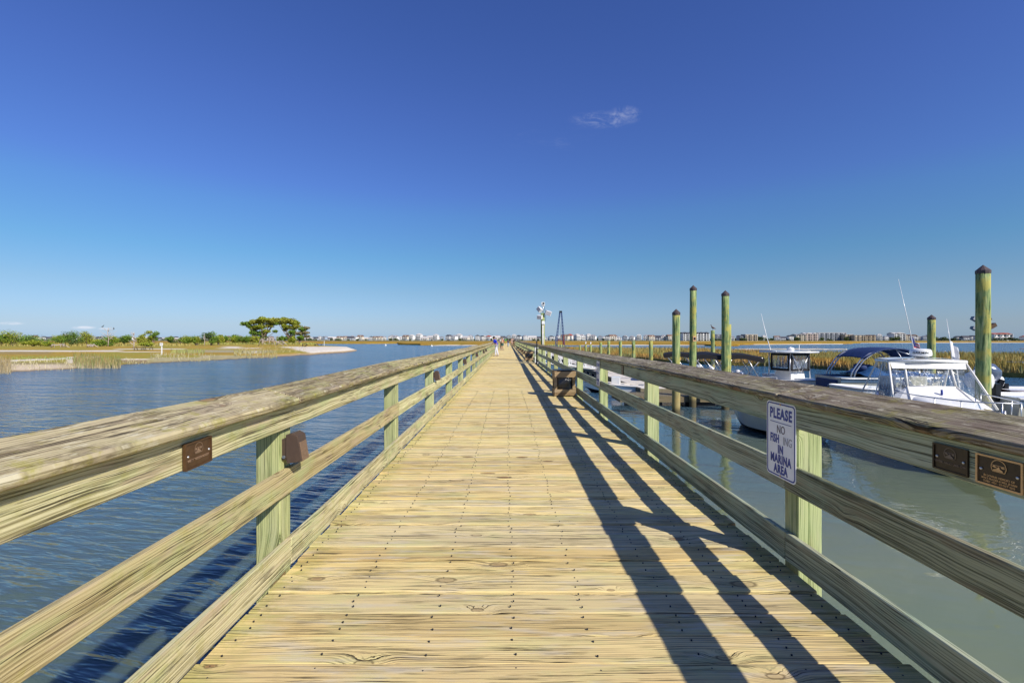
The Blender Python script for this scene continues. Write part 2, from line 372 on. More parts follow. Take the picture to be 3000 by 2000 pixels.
M_CAPD = plain('pile_cap_lead', (.085, .065, .065), .55, .4, .2, .3, 10)
M_BROWNH = plain('brown_hull', (.16, .07, .035), .4, .4, 0, .2, 4)
def vinyl(lo=.05, hi=.36):
    m, s = mat('clear_vinyl'); o = s.co('Object')
    wv = s.noise(s.vm('MULTIPLY', o, (9, 9, 2.2)), 1, 3, .6, .6)
    nm = s.bump(wv, .8, .05)
    tr = s.n('ShaderNodeBsdfTransparent'); tr.inputs[0].default_value = (.90, .93, .96, 1)
    df = s.bsdf((.55, .62, .72), .12, .8, 0, nm)
    mx = s.n('ShaderNodeMixShader'); s.put(mx.inputs[0], s.ss(wv, .40, .72, lo, hi)); s.nt.links.new(tr.outputs[0], mx.inputs[1]); s.nt.links.new(df, mx.inputs[2])
    s.out(mx.outputs[0]); return m
M_VINYL = vinyl(); M_VINYL2 = vinyl(.16, .58)
def glassy(name, col):
    m, s = mat(name); s.out(s.bsdf(col, .08, .8)); return m
M_GLASS = glassy('dark_window_glass', (.02, .03, .045))
def att_mat(name, rough=.85, spec=.15, nscale=0):
    m, s = mat(name); c = s.att('col', 'Color')
    if nscale: c = s.mix(s.ss(s.noise(s.co('Object'), nscale, 5, .65), .3, .7, 0, .45), c, s.mix(1, c, (.5, .47, .42), 'MULTIPLY'))
    s.out(s.bsdf(c, rough, spec)); return m
M_BLADE = att_mat('marsh_blades', .7, .25); M_SHORE = att_mat('shore_ground', .95, .1, 1.7); M_LEAF = att_mat('leaves', .7, .25)
# ================================================================ WATER AND LAND
mb = MB(); mb.add([(-4000, -60, ZW), (4000, -60, ZW), (4000, 6500, ZW), (-4000, 6500, ZW)], [(0, 1, 2, 3)])
tag(mb.build('creek_water', WATER), kind='structure')
mb = MB(); mb.add([(-4100, -80, -4.5), (4100, -80, -4.5), (4100, 6600, -4.5), (-4100, 6600, -4.5)], [(0, 1, 2, 3)])
tag(mb.build('creek_bed', plain('mud', (.12, .11, .07), .9, .1)), kind='structure')

def vnoise(x, y, seed=0):
    """smooth value noise, numpy arrays"""
    xi = np.floor(x).astype(int); yi = np.floor(y).astype(int); fx = x-xi; fy = y-yi
    fx = fx*fx*(3-2*fx); fy = fy*fy*(3-2*fy)
    def h(a, b):
        n = (a*374761393+b*668265263+seed*974711) & 0x7fffffff; n = (n ^ (n >> 13))*1274126177 & 0x7fffffff
        return ((n ^ (n >> 16)) & 0xffff)/65535.0
    return (h(xi, yi)*(1-fx)+h(xi+1, yi)*fx)*(1-fy)+(h(xi, yi+1)*(1-fx)+h(xi+1, yi+1)*fx)*fy
def fbm(x, y, seed=0, n=4):
    s = 0; a = .5
    for i in range(n): s = s+a*vnoise(x*2**i, y*2**i, seed+i*7); a *= .5
    return s/(1-.5**n)
def np_mesh(name, V, Fc, mats, cols=None, parent=None, smooth=False):
    me = bpy.data.meshes.new(name); V = np.asarray(V, dtype=np.float32); Fc = np.asarray(Fc, dtype=np.int32)
    k = Fc.shape[1]; me.vertices.add(len(V)); me.vertices.foreach_set('co', V.ravel())
    me.loops.add(Fc.size); me.loops.foreach_set('vertex_index', Fc.ravel()); me.polygons.add(len(Fc))
    me.polygons.foreach_set('loop_start', np.arange(0, Fc.size, k, dtype=np.int32)); me.polygons.foreach_set('loop_total', np.full(len(Fc), k, dtype=np.int32))
    if smooth: me.polygons.foreach_set('use_smooth', np.ones(len(Fc), dtype=bool))
    me.update(calc_edges=True)
    if cols is not None:
        a = me.color_attributes.new('col', 'FLOAT_COLOR', 'POINT'); a.data.foreach_set('color', np.hstack([cols, np.ones((len(cols), 1))]).astype(np.float32).ravel())
    return link(name, me, mats, parent)

# ---- left shore: sand island with grass flats. Surveyed outline: columns along sight lines, shore distance per column
us = np.array([-700, -300, 0, 49, 213, 351, 361, 500, 602, 691, 815, 900, 1000, 1030, 1044])
vf = np.array([1190, 1130, 1097, 1090, 1082, 1073, 1068, 1061, 1057, 1052, 1045, 1040, 1033, 1029.5, 1027])
ub = np.array([-700, 0, 500, 900, 925, 935, 979, 1010, 1044])
vb = np.array([1006, 1006, 1007, 1008.5, 1010.5, 1017, 1019, 1022, 1026.5])
UU = np.arange(-700, 1050, 5.0); T = np.linspace(0, 1, 150)
front = np.interp(UU, us, vf)+(fbm(UU/23, UU*0+3, 5)-.5)*3.0*(UU < 1000); back = np.interp(UU, ub, vb)
# scale of pixel rows measured with eye 3.3 m over the water
def dist_of(v, z=ZW): return (HC-z)*F/(v-994)
VV = (front+1.6)[:, None]*(1-T[None, :]**1.0)+(back-.15)[:, None]*T[None, :]
DD = dist_of(VV); X = (UU[:, None]-1487)*DD/F
dsh = dist_of(front)[:, None]; dbk = dist_of(back)[:, None]
ins = np.minimum(DD-dsh, (dbk-DD)*1.0); edge = np.clip((1046-UU)[:, None]*.15, 0, 99); ins = np.minimum(ins, edge*1.2+.001)
Z = ZW-.12+np.clip(ins, -3, 6)*.11+np.clip((ins-6)*.012, 0, .5)
Z = Z+(fbm(X*.35, DD*.35, 2)-.5)*.22*np.clip(ins/3, 0, 1)
spit = np.clip((UU[:, None]-830)/60, 0, 1)*np.clip(1-abs((VV-1024)/14), 0, 1); Z = Z+spit*.35
V = np.stack([X, DD, Z], -1).reshape(-1, 3)
nu, nv = VV.shape; idx = np.arange(nu*nv).reshape(nu, nv)
Fc = np.stack([idx[:-1, :-1], idx[1:, :-1], idx[1:, 1:], idx[:-1, 1:]], -1).reshape(-1, 4)
Uc = UU[:, None]+0*VV; Vc = 994+(HC-Z)*F/DD   # position of each ground vertex in the survey frame
wob = (fbm(X*.12, DD*.05, 9)-.5)
SAND = np.array([.62, .52, .38]); SANDW = np.array([.74, .68, .58]); GRN = np.array([.32, .29, .05]); GOLD = np.array([.44, .29, .055]); MUD = np.array([.26, .22, .15]); PALE = np.array([.40, .36, .20]); WET = np.array([.30, .20, .09])
col = np.zeros(V.shape).reshape(nu, nv, 3)
nz = np.clip((fbm(X*.10, DD*.09, 21)*.6+fbm(X*.6, DD*.25, 22)*.4-.5)*4.5+.5, 0, 1)[..., None]; col[:] = GRN*(1-nz)+GOLD*nz
def band(v0, v1, u0, u1, c, soft=1.2, us_=25, amp=2.5, strength=1.):
    k = np.clip((Vc+wob*amp-v0)/soft+.5, 0, 1)*np.clip((v1-(Vc+wob*amp))/soft+.5, 0, 1)*np.clip((Uc-u0)/us_+.5, 0, 1)*np.clip((u1-Uc)/us_+.5, 0, 1)
    n = np.clip(.55+fbm(X*.8, DD*.4, 33)*.9, 0, 1)
    k = (k*n*strength)[..., None]; col[:] = col*(1-k)+np.array(c)*k
band(1029.5, 1037, -800, 150, MUD, strength=.75); band(1031, 1040, -800, 250, GOLD*.9, strength=.5)
band(1025.5, 1029.5, -800, 355, SANDW); band(1021.5, 1023.5, 340, 540, SANDW); band(1029, 1031.5, 355, 475, SANDW, strength=.8)
band(1014, 1021, 655, 705, SANDW, strength=.8); band(1019.5, 1021.5, 640, 760, SANDW)
band(1025, 1032, 520, 800, [.40, .36, .24], strength=.85); band(1031.5, 1037, 500, 690, GOLD*.8, strength=.7)
band(1050, 1064, -800, 200, GRN*1.05, strength=.9)
c0 = 1057-np.interp(UU, [0, 290], [0, 12])[:, None]
k = (np.clip((Vc-c0+2.2)/1.2, 0, 1)*np.clip((c0+3.6-Vc)/1.2, 0, 1)*np.clip((300-Uc)/20, 0, 1))[..., None]; col[:] = col*(1-k)+SANDW*k
band(1045, 1064, 196, 225, SANDW, strength=.9, us_=12)
band(1061, 1068, 20, 205, MUD*1.1, strength=.7)
band(1066.5, 1200, -800, 360, [.50, .43, .30], strength=.95); band(1069, 1200, 40, 180, SAND)
band(1050.5, 1053.5, 350, 440, SANDW); band(1054, 1062, 352, 440, [.27, .20, .12]); band(1046, 1066, 440, 600, PALE); band(1040, 1049, 590, 690, SAND, strength=.8); band(1041, 1060, 600, 830, PALE*.95)
band(1027, 1034, 715, 770, SANDW, strength=.7)
k = (np.clip((Uc+wob*40-838+(Vc-1021)*-5)/22, 0, 1)*np.clip((Vc-1014.5)/1.2, 0, 1))[..., None]; col[:] = col*(1-k)+SANDW*k
k = (np.clip((.38-(Z-ZW))/.16, 0, 1)*np.clip((Uc-740)/60, 0, 1))[..., None]; col[:] = col*(1-k)+np.array([.45, .33, .18])*k
k = (np.clip((.12-(Z-ZW))/.1, 0, 1)*.8)[..., None]; col[:] = col*(1-k)+WET*.7*k
sh = np_mesh('shore_ground', V, Fc, M_SHORE, col.reshape(-1, 3), smooth=True); tag(sh, kind='structure')
def shore_z(x, y):
    i = np.argmin((V[:, 0]-x)**2+(V[:, 1]-y)**2); return float(V[i, 2])

# ---- marsh slabs
def slab(name, pts, top, m_, label=None, jit=1.2, kind='structure', step=9., seed=0):
    rng = random.Random(seed); out = []
    for i in range(len(pts)):
        a, b = Vector(pts[i]), Vector(pts[(i+1) % len(pts)]); n = max(1, int((b-a).length/step))
        for k in range(min(n, 60)):
            p = a.lerp(b, k/min(n, 60)); out.append((p.x+rng.uniform(-jit, jit), p.y+rng.uniform(-jit, jit)*.8))
    bm = bmesh.new(); vt = [bm.verts.new((x, y, top+rng.uniform(-.08, .1))) for x, y in out]; vl = [bm.verts.new((x, y, ZW-.5)) for x, y in out]
    n = len(out)
    for i in range(n): bm.faces.new((vl[i], vl[(i+1) % n], vt[(i+1) % n], vt[i]))
    ed = [bm.edges.get((vt[i], vt[(i+1) % n])) for i in range(n)]
    bmesh.ops.triangle_fill(bm, edges=ed, use_beauty=True)
    bmesh.ops.recalc_face_normals(bm, faces=bm.faces)
    me = bpy.data.meshes.new(name); bm.to_mesh(me); bm.free()
    return tag(link(name, me, m_), kind=kind)
def marsh_mat(name, a, b, c, sc=(.05, .012)):
    m, s = mat(name); x, y, z = s.sep(s.co('Object'))
    n1 = s.noise(s.xyz(s.m('MULTIPLY', x, sc[0]), s.m('MULTIPLY', y, sc[1]), 0), 1, 5, .65); n2 = s.noise(s.xyz(s.m('MULTIPLY', x, 1.4), s.m('MULTIPLY', y, .5), z), 1, 4, .7)
    cc = s.ramp(s.ss(n1, .32, .68), [(0, a), (.5, b), (1, c)]); cc = s.mix(s.ss(n2, .35, .7, 0, .5), cc, tuple(v*.55 for v in a))
    s.out(s.bsdf(cc, .9, .1, 0, s.bump(n2, .8, .5))); return m
M_MARSH = marsh_mat('far_marsh_grass', (.34, .20, .03), (.42, .26, .04), (.29, .24, .05)); M_MARSH2 = marsh_mat('near_marsh_ground', (.20, .16, .05), (.28, .20, .05), (.17, .16, .05), (.3, .1))
M_SANDY = plain('pale_sand', (.60, .54, .45), .95, .1, 0, .15, .05)
def gp(u, v): return tuple(G(u, v).xy)
FAR = [(-1400, 1007.5), (0, 1007.3), (880, 1007.2), (1060, 1006.9), (1172, 1006.2), (1182, 1009.5), (1240, 1011), (1450, 1011), (1560, 1010.5), (1740, 1010.2), (2030, 1010.5), (2090, 1013.5), (2145, 1013.5), (2170, 1010), (2330, 1008.4), (2480, 1007.2), (2520, 1004.2), (2790, 1003.2), (3400, 1003)]
pts = [gp(*p) for p in FAR]+[(2400, 1000), (-2600, 1000)]
slab('far_marsh', pts, ZW+.75, M_MARSH, jit=3, seed=2)
def sandline(u0, u1, v0, v1, th, seed):      # low pale sand or shell bank at the marsh edge
    n = 14; a = [gp(u0+(u1-u0)*i/n, v0+(v1-v0)*i/n) for i in range(n+1)]; b = [gp(u0+(u1-u0)*i/n, v0+(v1-v0)*i/n-th*(.4+.6*math.sin(math.pi*i/n))) for i in range(n+1)]
    slab('sand_bank', a+b[::-1], ZW+.22, M_SANDY, jit=.5, step=400, seed=seed)
sandline(2180, 2470, 1009.6, 1008.3, 1.4, 1); sandline(1700, 2070, 1011.8, 1012.0, 1.3, 2); sandline(2520, 3100, 1004.8, 1003.8, .7, 3); sandline(1270, 1400, 1012.4, 1012.2, 1.2, 4)
# barrier island ground under the houses
slab('barrier_island', [(-2600, 735), (-600, 735), (0, 720), (1500, 735), (2600, 745), (2600, 1500), (-2600, 1500)], ZW+1.0, marsh_mat('island_scrub', (.10, .13, .05), (.30, .27, .18), (.13, .15, .06), (.06, .03)), jit=5, seed=5)

# ---- near marsh on the right: platform + grass blades
NF = [(1632, 1023), (1700, 1036), (1800, 1048), (1900, 1057), (2100, 1069), (2300, 1075), (2480, 1086), (2700, 1094), (3000, 1107), (3400, 1126), (4200, 1160)]
nfx = [gp(u, v) for u, v in NF]
NBd = [(1632, 150), (1700, 158), (1800, 150), (2060, 148), (2100, 128), (2250, 110), (2400, 99), (2700, 95), (3000, 92), (3400, 88), (4200, 80)]
nbx = [((u-1487)*d/F, d) for u, d in NBd]
slab('marsh_bank', nfx+nbx[::-1], ZW+.35, M_MARSH2, jit=.4, step=4, seed=8)
sandline(2150, 2480, 1023, 1024, .5, 6)

def blades(name, XY, hmin, hmax, wid, cb, ct, z0=None, lean=.18, cvar=.25, label=None):
    n = len(XY); rng = np.random.default_rng(len(name)+n)
    h = rng.uniform(hmin, hmax, n); a = rng.uniform(0, 2*np.pi, n); w_ = wid*rng.uniform(.6, 1.3, n)
    dx, dy = np.cos(a)*w_/2, np.sin(a)*w_/2; la = rng.uniform(0, 2*np.pi, n); l = lean*rng.uniform(.2, 1.6, n)*h
    zb = z0 if z0 is not None else np.full(n, ZW)
    b1 = np.stack([XY[:, 0]-dx, XY[:, 1]-dy, zb], -1); b2 = np.stack([XY[:, 0]+dx, XY[:, 1]+dy, zb], -1)
    mx = XY[:, 0]+np.cos(la)*l*.35; my = XY[:, 1]+np.sin(la)*l*.35
    m1 = np.stack([mx-dx*.8, my-dy*.8, zb+h*.55], -1); m2 = np.stack([mx+dx*.8, my+dy*.8, zb+h*.55], -1)
    tp = np.stack([XY[:, 0]+np.cos(la)*l, XY[:, 1]+np.sin(la)*l, zb+h], -1)
    V_ = np.stack([b1, b2, m2, m1, tp], 1).reshape(-1, 3); i = np.arange(n)[:, None]*5
    F_ = np.concatenate([i+np.array([0, 1, 2]), i+np.array([0, 2, 3]), i+np.array([3, 2, 4])], 1).reshape(-1, 3)
    cb_, ct_ = np.array(cb), np.array(ct)
    if ct_.ndim == 1: ct_ = np.tile(ct_, (n, 1))
    if cb_.ndim == 1: cb_ = np.tile(cb_, (n, 1))
    br = (1+cvar*rng.uniform(-1, 1, n))[:, None]
    C = np.stack([cb_*br, cb_*br, (cb_*.35+ct_*.65)*br, (cb_*.35+ct_*.65)*br, ct_*br], 1).reshape(-1, 3)
    return tag(np_mesh(name, V_, F_, M_BLADE, C), label, 'marsh grass', kind='stuff')
rng = np.random.default_rng(3)
def inmarsh(n, t0, t1):
    q = rng.uniform(0, 1, n); NFd = np.array([dist_of(v) for u, v in NF]); NFu = np.array([u for u, v in NF]); NBu = np.array([u for u, d in NBd]); NBdd = np.array([d for u, d in NBd])
    X_ = rng.uniform(5, 210, n*3); tt = rng.uniform(t0, t1, n*3)
    # solve along sight lines: choose u, then depth between front and back
    u = rng.uniform(1640, 3700, n); d0 = np.interp(u, NFu, NFd); d1 = np.interp(u, NBu, NBdd); t = rng.uniform(t0, t1, n)
    d = d0+(d1-d0)*t; keep = rng.uniform(0, 1, n) < (d/150)**.5
    u, d = u[keep], d[keep]; return np.stack([(u-1487)*d/F, d], -1)
XY = np.concatenate([inmarsh(42000, 0, .12), inmarsh(52000, .08, 1)])
XY = XY[(XY[:, 0] > 6)]
n1 = fbm(XY[:, 0]*.09, XY[:, 1]*.05, 4)[:, None]; n2 = fbm(XY[:, 0]*.5, XY[:, 1]*.3, 14)[:, None]
g1, g2, g3 = np.array([.46, .25, .03]), np.array([.36, .27, .045]), np.array([.20, .22, .05])
ct = np.where(n1 > .5, g1, g2)*(.75+.5*n2); ct = np.where(n2 > .55, g3, ct)
cb = np.array([.30, .28, .19])*(.8+.4*n2)
blades('marsh_grass', XY, .75, 1.35, .085, cb, ct, lean=.22, label='golden marsh grass with tan stems beyond the boats')
# shore tufts on the left island
def tuft_patch(u0, u1, v0, v1, n, hmin, hmax, wd, cb, ct):
    u = rng.uniform(u0, u1, n); v = rng.uniform(v0, v1, n); d = dist_of(v); x = (u-1487)*d/F
    z = np.array([shore_z(a, b) for a, b in zip(x, d)]); return np.stack([x, d], -1), z, hmin, hmax, wd, cb, ct
pa = [(213, 352, 1070, 1080, 650, .7, 1.5, .06, (.46, .42, .30), (.27, .19, .04)), (213, 352, 1068, 1079, 450, .8, 1.4, .07, (.34, .33, .20), (.17, .21, .04)), (-60, 32, 1076, 1096, 500, .5, 1.2, .05, (.42, .38, .27), (.27, .19, .06)), (440, 640, 1049, 1060, 300, .3, .7, .07, (.46, .40, .28), (.26, .26, .10)),
      (685, 812, 1041, 1050, 420, .4, 1.1, .08, (.42, .37, .25), (.25, .24, .04)), (500, 600, 1040, 1048, 300, .4, .9, .09, (.3, .3, .12), (.26, .30, .08)), (360, 440, 1062, 1067, 150, .2, .5, .06, (.4, .36, .25), (.36, .33, .15)),
      (-60, 560, 1013, 1023, 3000, .4, 1.2, .28, (.28, .27, .10), (.36, .28, .07)), (540, 925, 1009, 1016, 2600, .4, 1.2, .4, (.26, .27, .08), (.30, .29, .07)), (-60, 220, 1060, 1067, 600, .12, .3, .07, (.24, .28, .09), (.22, .29, .07)),
      (20, 215, 1068, 1086, 500, .15, .4, .05, (.46, .42, .30), (.44, .40, .22)), (700, 900, 1024, 1040, 600, .15, .4, .12, (.36, .33, .18), (.40, .30, .12))]
L = [tuft_patch(*a) for a in pa]
XYs = np.concatenate([a[0] for a in L]); zs = np.concatenate([a[1] for a in L])-.05
hm = np.concatenate([np.full(len(a[0]), a[2]) for a in L]); hM = np.concatenate([np.full(len(a[0]), a[3]) for a in L]); wd = np.concatenate([np.full(len(a[0]), a[4]) for a in L])
cbs = np.concatenate([np.tile(a[5], (len(a[0]), 1)) for a in L]); cts = np.concatenate([np.tile(a[6], (len(a[0]), 1)) for a in L])
blades('shore_grass', XYs, hm, hM, wd, cbs, cts, z0=zs, label='green and straw shore grass on the sandy island at left')

# ================================================================ BOARDWALK
XL, XR = -1.45, 1.875          # inner faces of the rails
DL, DR = -1.43, 1.845          # deck edges
Y0, Y1 = -4.6, 186.0
mb = MB(); rn = []; rg = random.Random(11); y = Y0+.01; pl = .2085
bmv = []
k0 = 2.218-8*pl*4
i = 0; ys = 2.218-32*pl
while ys+i*pl < Y1:
    ya = ys+i*pl
    if ya > Y0 and not (29.88 < ya < 29.98):
        dz = rg.uniform(-.006, .005); tl = rg.uniform(-.004, .004); gp_ = rg.uniform(.007, .016) if ya < 40 else .014
        x0 = DL+rg.uniform(-.012, .008); x1 = DR+rg.uniform(-.012, .012); b = .006
        yb = ya+pl-gp_; top = dz; bot = -.04
        # chamfered plank cross-section extruded along X with a slight end-to-end height change
        prof = [(ya, bot), (ya, top-b), (ya+b*.5, top-b*.25), (ya+b*1.3, top), (yb-b*1.3, top+tl), (yb-b*.5, top+tl-b*.25), (yb, top-b+tl), (yb, bot)]
        nb = len(mb.v); mb.prism(prof, x0, x1, 'x'); r_ = rg.random()
        rn += [r_]*10
    i += 1
me = mb.mesh('boardwalk')
at = me.attributes.new('rnd', 'FLOAT', 'FACE'); at.data.foreach_set('value', rn)
bw = link('boardwalk', me, W_DECK); tag(bw, kind='structure')
mb = MB(); rg = random.Random(5); i = 0
while ys+i*pl < 14:
    ya = ys+i*pl
    if ya > 1.5:
        for xj in (-1.34, -.87, -.40, .02, .42, .92, 1.35, 1.76):
            for f in (.22, .52, .8) if rg.random() < .45 else (.25, .75):
                x_ = xj+rg.uniform(-.018, .018)+.01*math.sin(ya*.7+xj*3); y_ = ya+pl*f+rg.uniform(-.01, .01)
                mb.lathe([(.0046, .001), (.0046, .0075), (.0025, .0085)], (x_, y_, 0), 7)
    i += 1
sc = mb.build('screw_heads', M_SCREW, bw); tag(sc, kind='stuff')
mb = MB()
for xj in (-1.30, -.87, -.40, .02, .42, .92, 1.35, 1.74): mb.box((xj, (Y0+Y1)/2, -.175), (.05, Y1-Y0, .26))
for k in range(-1, 60):
    yk = 3.2+3.15*k; mb.box((.21, yk+.12, -.425), (3.5, .07, .24)); mb.box((.21, yk-.12, -.425), (3.5, .07, .24))
tag(mb.build('boardwalk_framing', W_DARK), kind='structure')
mb = MB()                               # cover strip over the expansion joint
mb.box((.21, 29.94, -.012), (3.2, .10, .02)); tag(mb.build('joint_strip', M_IRON, bw))

def board(name, a, b, wd_, th, m_, parent, up=(0, 0, 1), bevel=.006, shift=0.0):
    """board from a to b: wd_ across (along up), th thick"""
    a, b = Vector(a), Vector(b); x = (b-a); L_ = x.length; x.normalize(); z = Vector(up); z = (z-x*z.dot(x)).normalized(); y_ = z.cross(x)
    m_b = MB(); m_b.box((L_/2, 0, 0), (L_, th, wd_))
    o = m_b.build(name, m_, parent, bevel=bevel, seg=1)
    M = Matrix((x, y_, z)).transposed().to_4x4(); M.translation = a
    o.matrix_basis = M; return o

def railing(side, y_from, y_to, label, mats, rng_seed, posts_y):
    rg = random.Random(rng_seed); s_ = -1 if side == 'L' else 1
    xf = XL if side == 'L' else XR
    root = empty('railing', (0, 0, 0), 0, label, 'railing')
    wr, wc, wp = mats
    if side == 'L': Zs = dict(b=(0.0, .186), m=(.465, .64), t=(.905, 1.075), ci=(1.40, 1.075), co=(1.665, 1.145))
    else: Zs = dict(b=(.022, .206), m=(.492, .668), t=(.925, 1.085), ci=(1.822, 1.09), co=(2.095, 1.155))
    off = {}
    for k, yk in enumerate(posts_y): off[k] = (rg.uniform(-.009, .009), rg.uniform(-.013, .013))
    n = len(posts_y)
    for k, yk in enumerate(posts_y):
        dx, dz = off[k]; xi = xf+s_*.038; pw = .16
        far_ = yk > 60
        board('post', (xi+s_*pw/2+dx*.3, yk, ZW-.6), (xi+s_*pw/2+dx*.3, yk, Zs['t'][1]-.012), pw, pw-.01, wp, root, up=(1, 0, 0), bevel=.006 if not far_ else 0)
    def run(name, z0, z1, step, m_, start):
        k = start
        while k < n-1:
            e = min(k+step, n-1); k0_ = max(k, 0)
            if e > k0_:
                pts_ = list(range(k0_, e+1)); g = .003
                a = Vector((xf+s_*.019+off[k0_][0], posts_y[k0_]+g, (z0+z1)/2+off[k0_][1])); b = Vector((xf+s_*.019+off[e][0], posts_y[e]-g, (z0+z1)/2+off[e][1]))
                board(name, a, b, (z1-z0)*rg.uniform(.97, 1.02), .038, m_, root, bevel=.005 if posts_y[k0_] < 40 else 0)
            k += step
    st = 2
    run('top_rail', *Zs['t'], st, wr, -1 if side == 'L' else 0); run('middle_rail', *Zs['m'], st, wr, -1 if side == 'L' else 0); run('bottom_rail', *Zs['b'], st, wr, 0)
    # sloping cap boards
    ci, co_ = Zs['ci'], Zs['co']; mid = Vector((s_*(ci[0]+co_[0])/2, 0, (ci[1]+co_[1])/2)); acr = Vector((s_*(co_[0]-ci[0]), 0, co_[1]-ci[1])); wdt = acr.length; acr.normalize()
    nrm = Vector((-acr.z, 0, acr.x)) if s_ > 0 else Vector((acr.z, 0, -acr.x))
    nrm = nrm if nrm.z > 0 else -nrm
    for k in range(n-1):
        a = mid+Vector((off[k][0], posts_y[k]+.002, off[k][1]))+nrm*.022; b = mid+Vector((off[k+1][0], posts_y[k+1]-.002, off[k+1][1]))+nrm*.022
        board('cap_board', a, b, wdt, .044, wc, root, up=acr, bevel=.010 if posts_y[k] < 40 else 0)
    # nail heads at the joints
    return root
py_L = [0.04-3.12, 0.04, 3.2, 6.45]+[9.6+3.15*k for k in range(56)]
py_L = [v for v in py_L if v < Y1-1]
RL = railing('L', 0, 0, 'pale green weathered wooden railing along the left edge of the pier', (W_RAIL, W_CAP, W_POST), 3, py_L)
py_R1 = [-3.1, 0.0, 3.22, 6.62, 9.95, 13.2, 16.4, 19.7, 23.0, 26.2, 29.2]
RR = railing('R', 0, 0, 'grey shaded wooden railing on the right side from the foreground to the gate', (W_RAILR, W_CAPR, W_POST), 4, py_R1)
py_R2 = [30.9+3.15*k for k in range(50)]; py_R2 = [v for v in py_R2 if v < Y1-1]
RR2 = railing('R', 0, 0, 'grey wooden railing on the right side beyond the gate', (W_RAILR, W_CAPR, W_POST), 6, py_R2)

# ---- gate between the two right railings
gt = empty('gate', (1.80, 29.9, 0), 0, 'black iron gate post with hinged gate standing open by the right railing', 'gate')
mb = MB(); mb.bar((0, -.45, -.02), (0, -.45, 1.35), .07, .07); mb.lathe([(.05, 0), (.05, .03), (.02, .07)], (0, -.45, 1.35), 8); mb.build('gate_post', M_IRON, gt)
mb = MB()
for z in (.12, .62, 1.15): mb.bar((.05, -.4, z), (.12, .75, z), .04, .05)
for k in range(7): mb.bar((.05+.01*k, -.38+.18*k, .12), (.05+.01*k, -.38+.18*k, 1.15), .018, .018)
mb.build('gate_leaf', M_IRON, gt)
mb = MB(); mb.box((-.03, -.45, .75), (.05, .05, .14)); mb.tube([(-.03, -.5, .9), (-.09, -.5, .75), (-.07, -.48, .55)], .008, 6); mb.build('latch', M_STEEL, gt)

# ---- wall pack lamps on left posts
def make_lamp(loc, label):
    r = empty('post_lamp', loc, 0, label, 'lamp', 'brown lamps on the left railing posts'); r.scale = (.92, .9, .92)
    mb = MB(); mb.box((.014, 0, 0), (.028, .125, .15)); mb.build('back_plate', M_FIXT, r, .004)
    mb = MB(); mb.prism([(.03, .105), (.075, .115), (.115, .095), (.145, -.085), (.04, -.10), (.03, -.05)], -.068, .068, 'y'); hood = mb.build('hood', M_FIXT, r, .005)
    mb = MB()
    for k in range(9):
        y_ = -.06+.015*k; mb.bar((.124, y_*.85, .05), (.147, y_*.85, -.08), .005, .005)
    mb.build('grille', M_WORN, r)
    mb = MB()
    mb.tube([(.022, -.075, -.05), (.022, -.082, -.05)], .012, 8); mb.build('screw', M_STEEL, r)
    return r
proto = make_lamp((XL-.038, 3.2+.005, .775), 'nearest brown wall lamp, on the closest left post')
lab = ['brown wall lamp on the third left post, next beyond the nearest one', 'brown wall lamp on the fifth left post', 'brown wall lamp on the seventh left post', 'brown wall lamp on the ninth left post', 'farthest brown wall lamp, on the left railing near the leaning man']
for i_, k in enumerate((4, 6, 8, 10, 11)):
    c = copy_tree(proto); c.location = (XL-.038, py_L[k], .775+random.uniform(-.02, .02)); c['label'] = lab[i_]

# ---- text helper and panels
def text_mesh(body, size, m_, parent, loc, xs=1., bold=0., depth=.0015, name='lettering', align='CENTER', rz=0.):
    cu = bpy.data.curves.new('t', 'FONT'); cu.body = body; cu.space_character = 1.0+bold*38 if bold > .001 and size < .12 else 1.0; cu.size = size; cu.align_x = align; cu.align_y = 'CENTER'; cu.offset = bold; cu.extrude = depth/2; cu.resolution_u = 3
    o = bpy.data.objects.new('t', cu); COL.objects.link(o); dg = bpy.context.evaluated_depsgraph_get(); dg.update()
    me = bpy.data.meshes.new_from_object(o.evaluated_get(dg)); bpy.data.objects.remove(o); bpy.data.curves.remove(cu)
    for v in me.vertices: v.co.x *= xs
    me.materials.clear(); ob = link(name, me, m_, parent); ob.location = loc; ob.rotation_euler = (0, 0, rz); return ob
def panel_empty(name, loc, side, label, cat, group=None, tilt=0.):
    M = Matrix(((0, 0, 1), (1, 0, 0), (0, 1, 0))) if side == 'L' else Matrix(((0, 0, -1), (-1, 0, 0), (0, 1, 0)))
    o = empty(name, (0, 0, 0), 0, label, cat, group); M4 = M.to_4x4() @ Matrix.Rotation(tilt, 4, 'Z'); M4.translation = loc; o.matrix_basis = M4; return o
def rrect(w_, h_, r, n=5):
    pts_ = []
    for cx, cy, a0 in ((w_/2-r, h_/2-r, 0), (-w_/2+r, h_/2-r, 90), (-w_/2+r, -h_/2+r, 180), (w_/2-r, -h_/2+r, 270)):
        for k in range(n+1): a = R(a0+90*k/n); pts_.append((cx+r*math.cos(a), cy+r*math.sin(a)))
    return pts_
def ring(mb, po, pi_, z0, z1):
    n = len(po); vs = [(x, y, z1) for x, y in po]+[(x, y, z1) for x, y in pi_]+[(x, y, z0) for x, y in po]+[(x, y, z0) for x, y in pi_]
    fs = []
    for k in range(n): q = (k+1) % n; fs += [(k, q, n+q, n+k), (2*n+k, 2*n+q, q, k), (n+k, n+q, 3*n+q, 3*n+k)]
    mb.add(vs, fs)
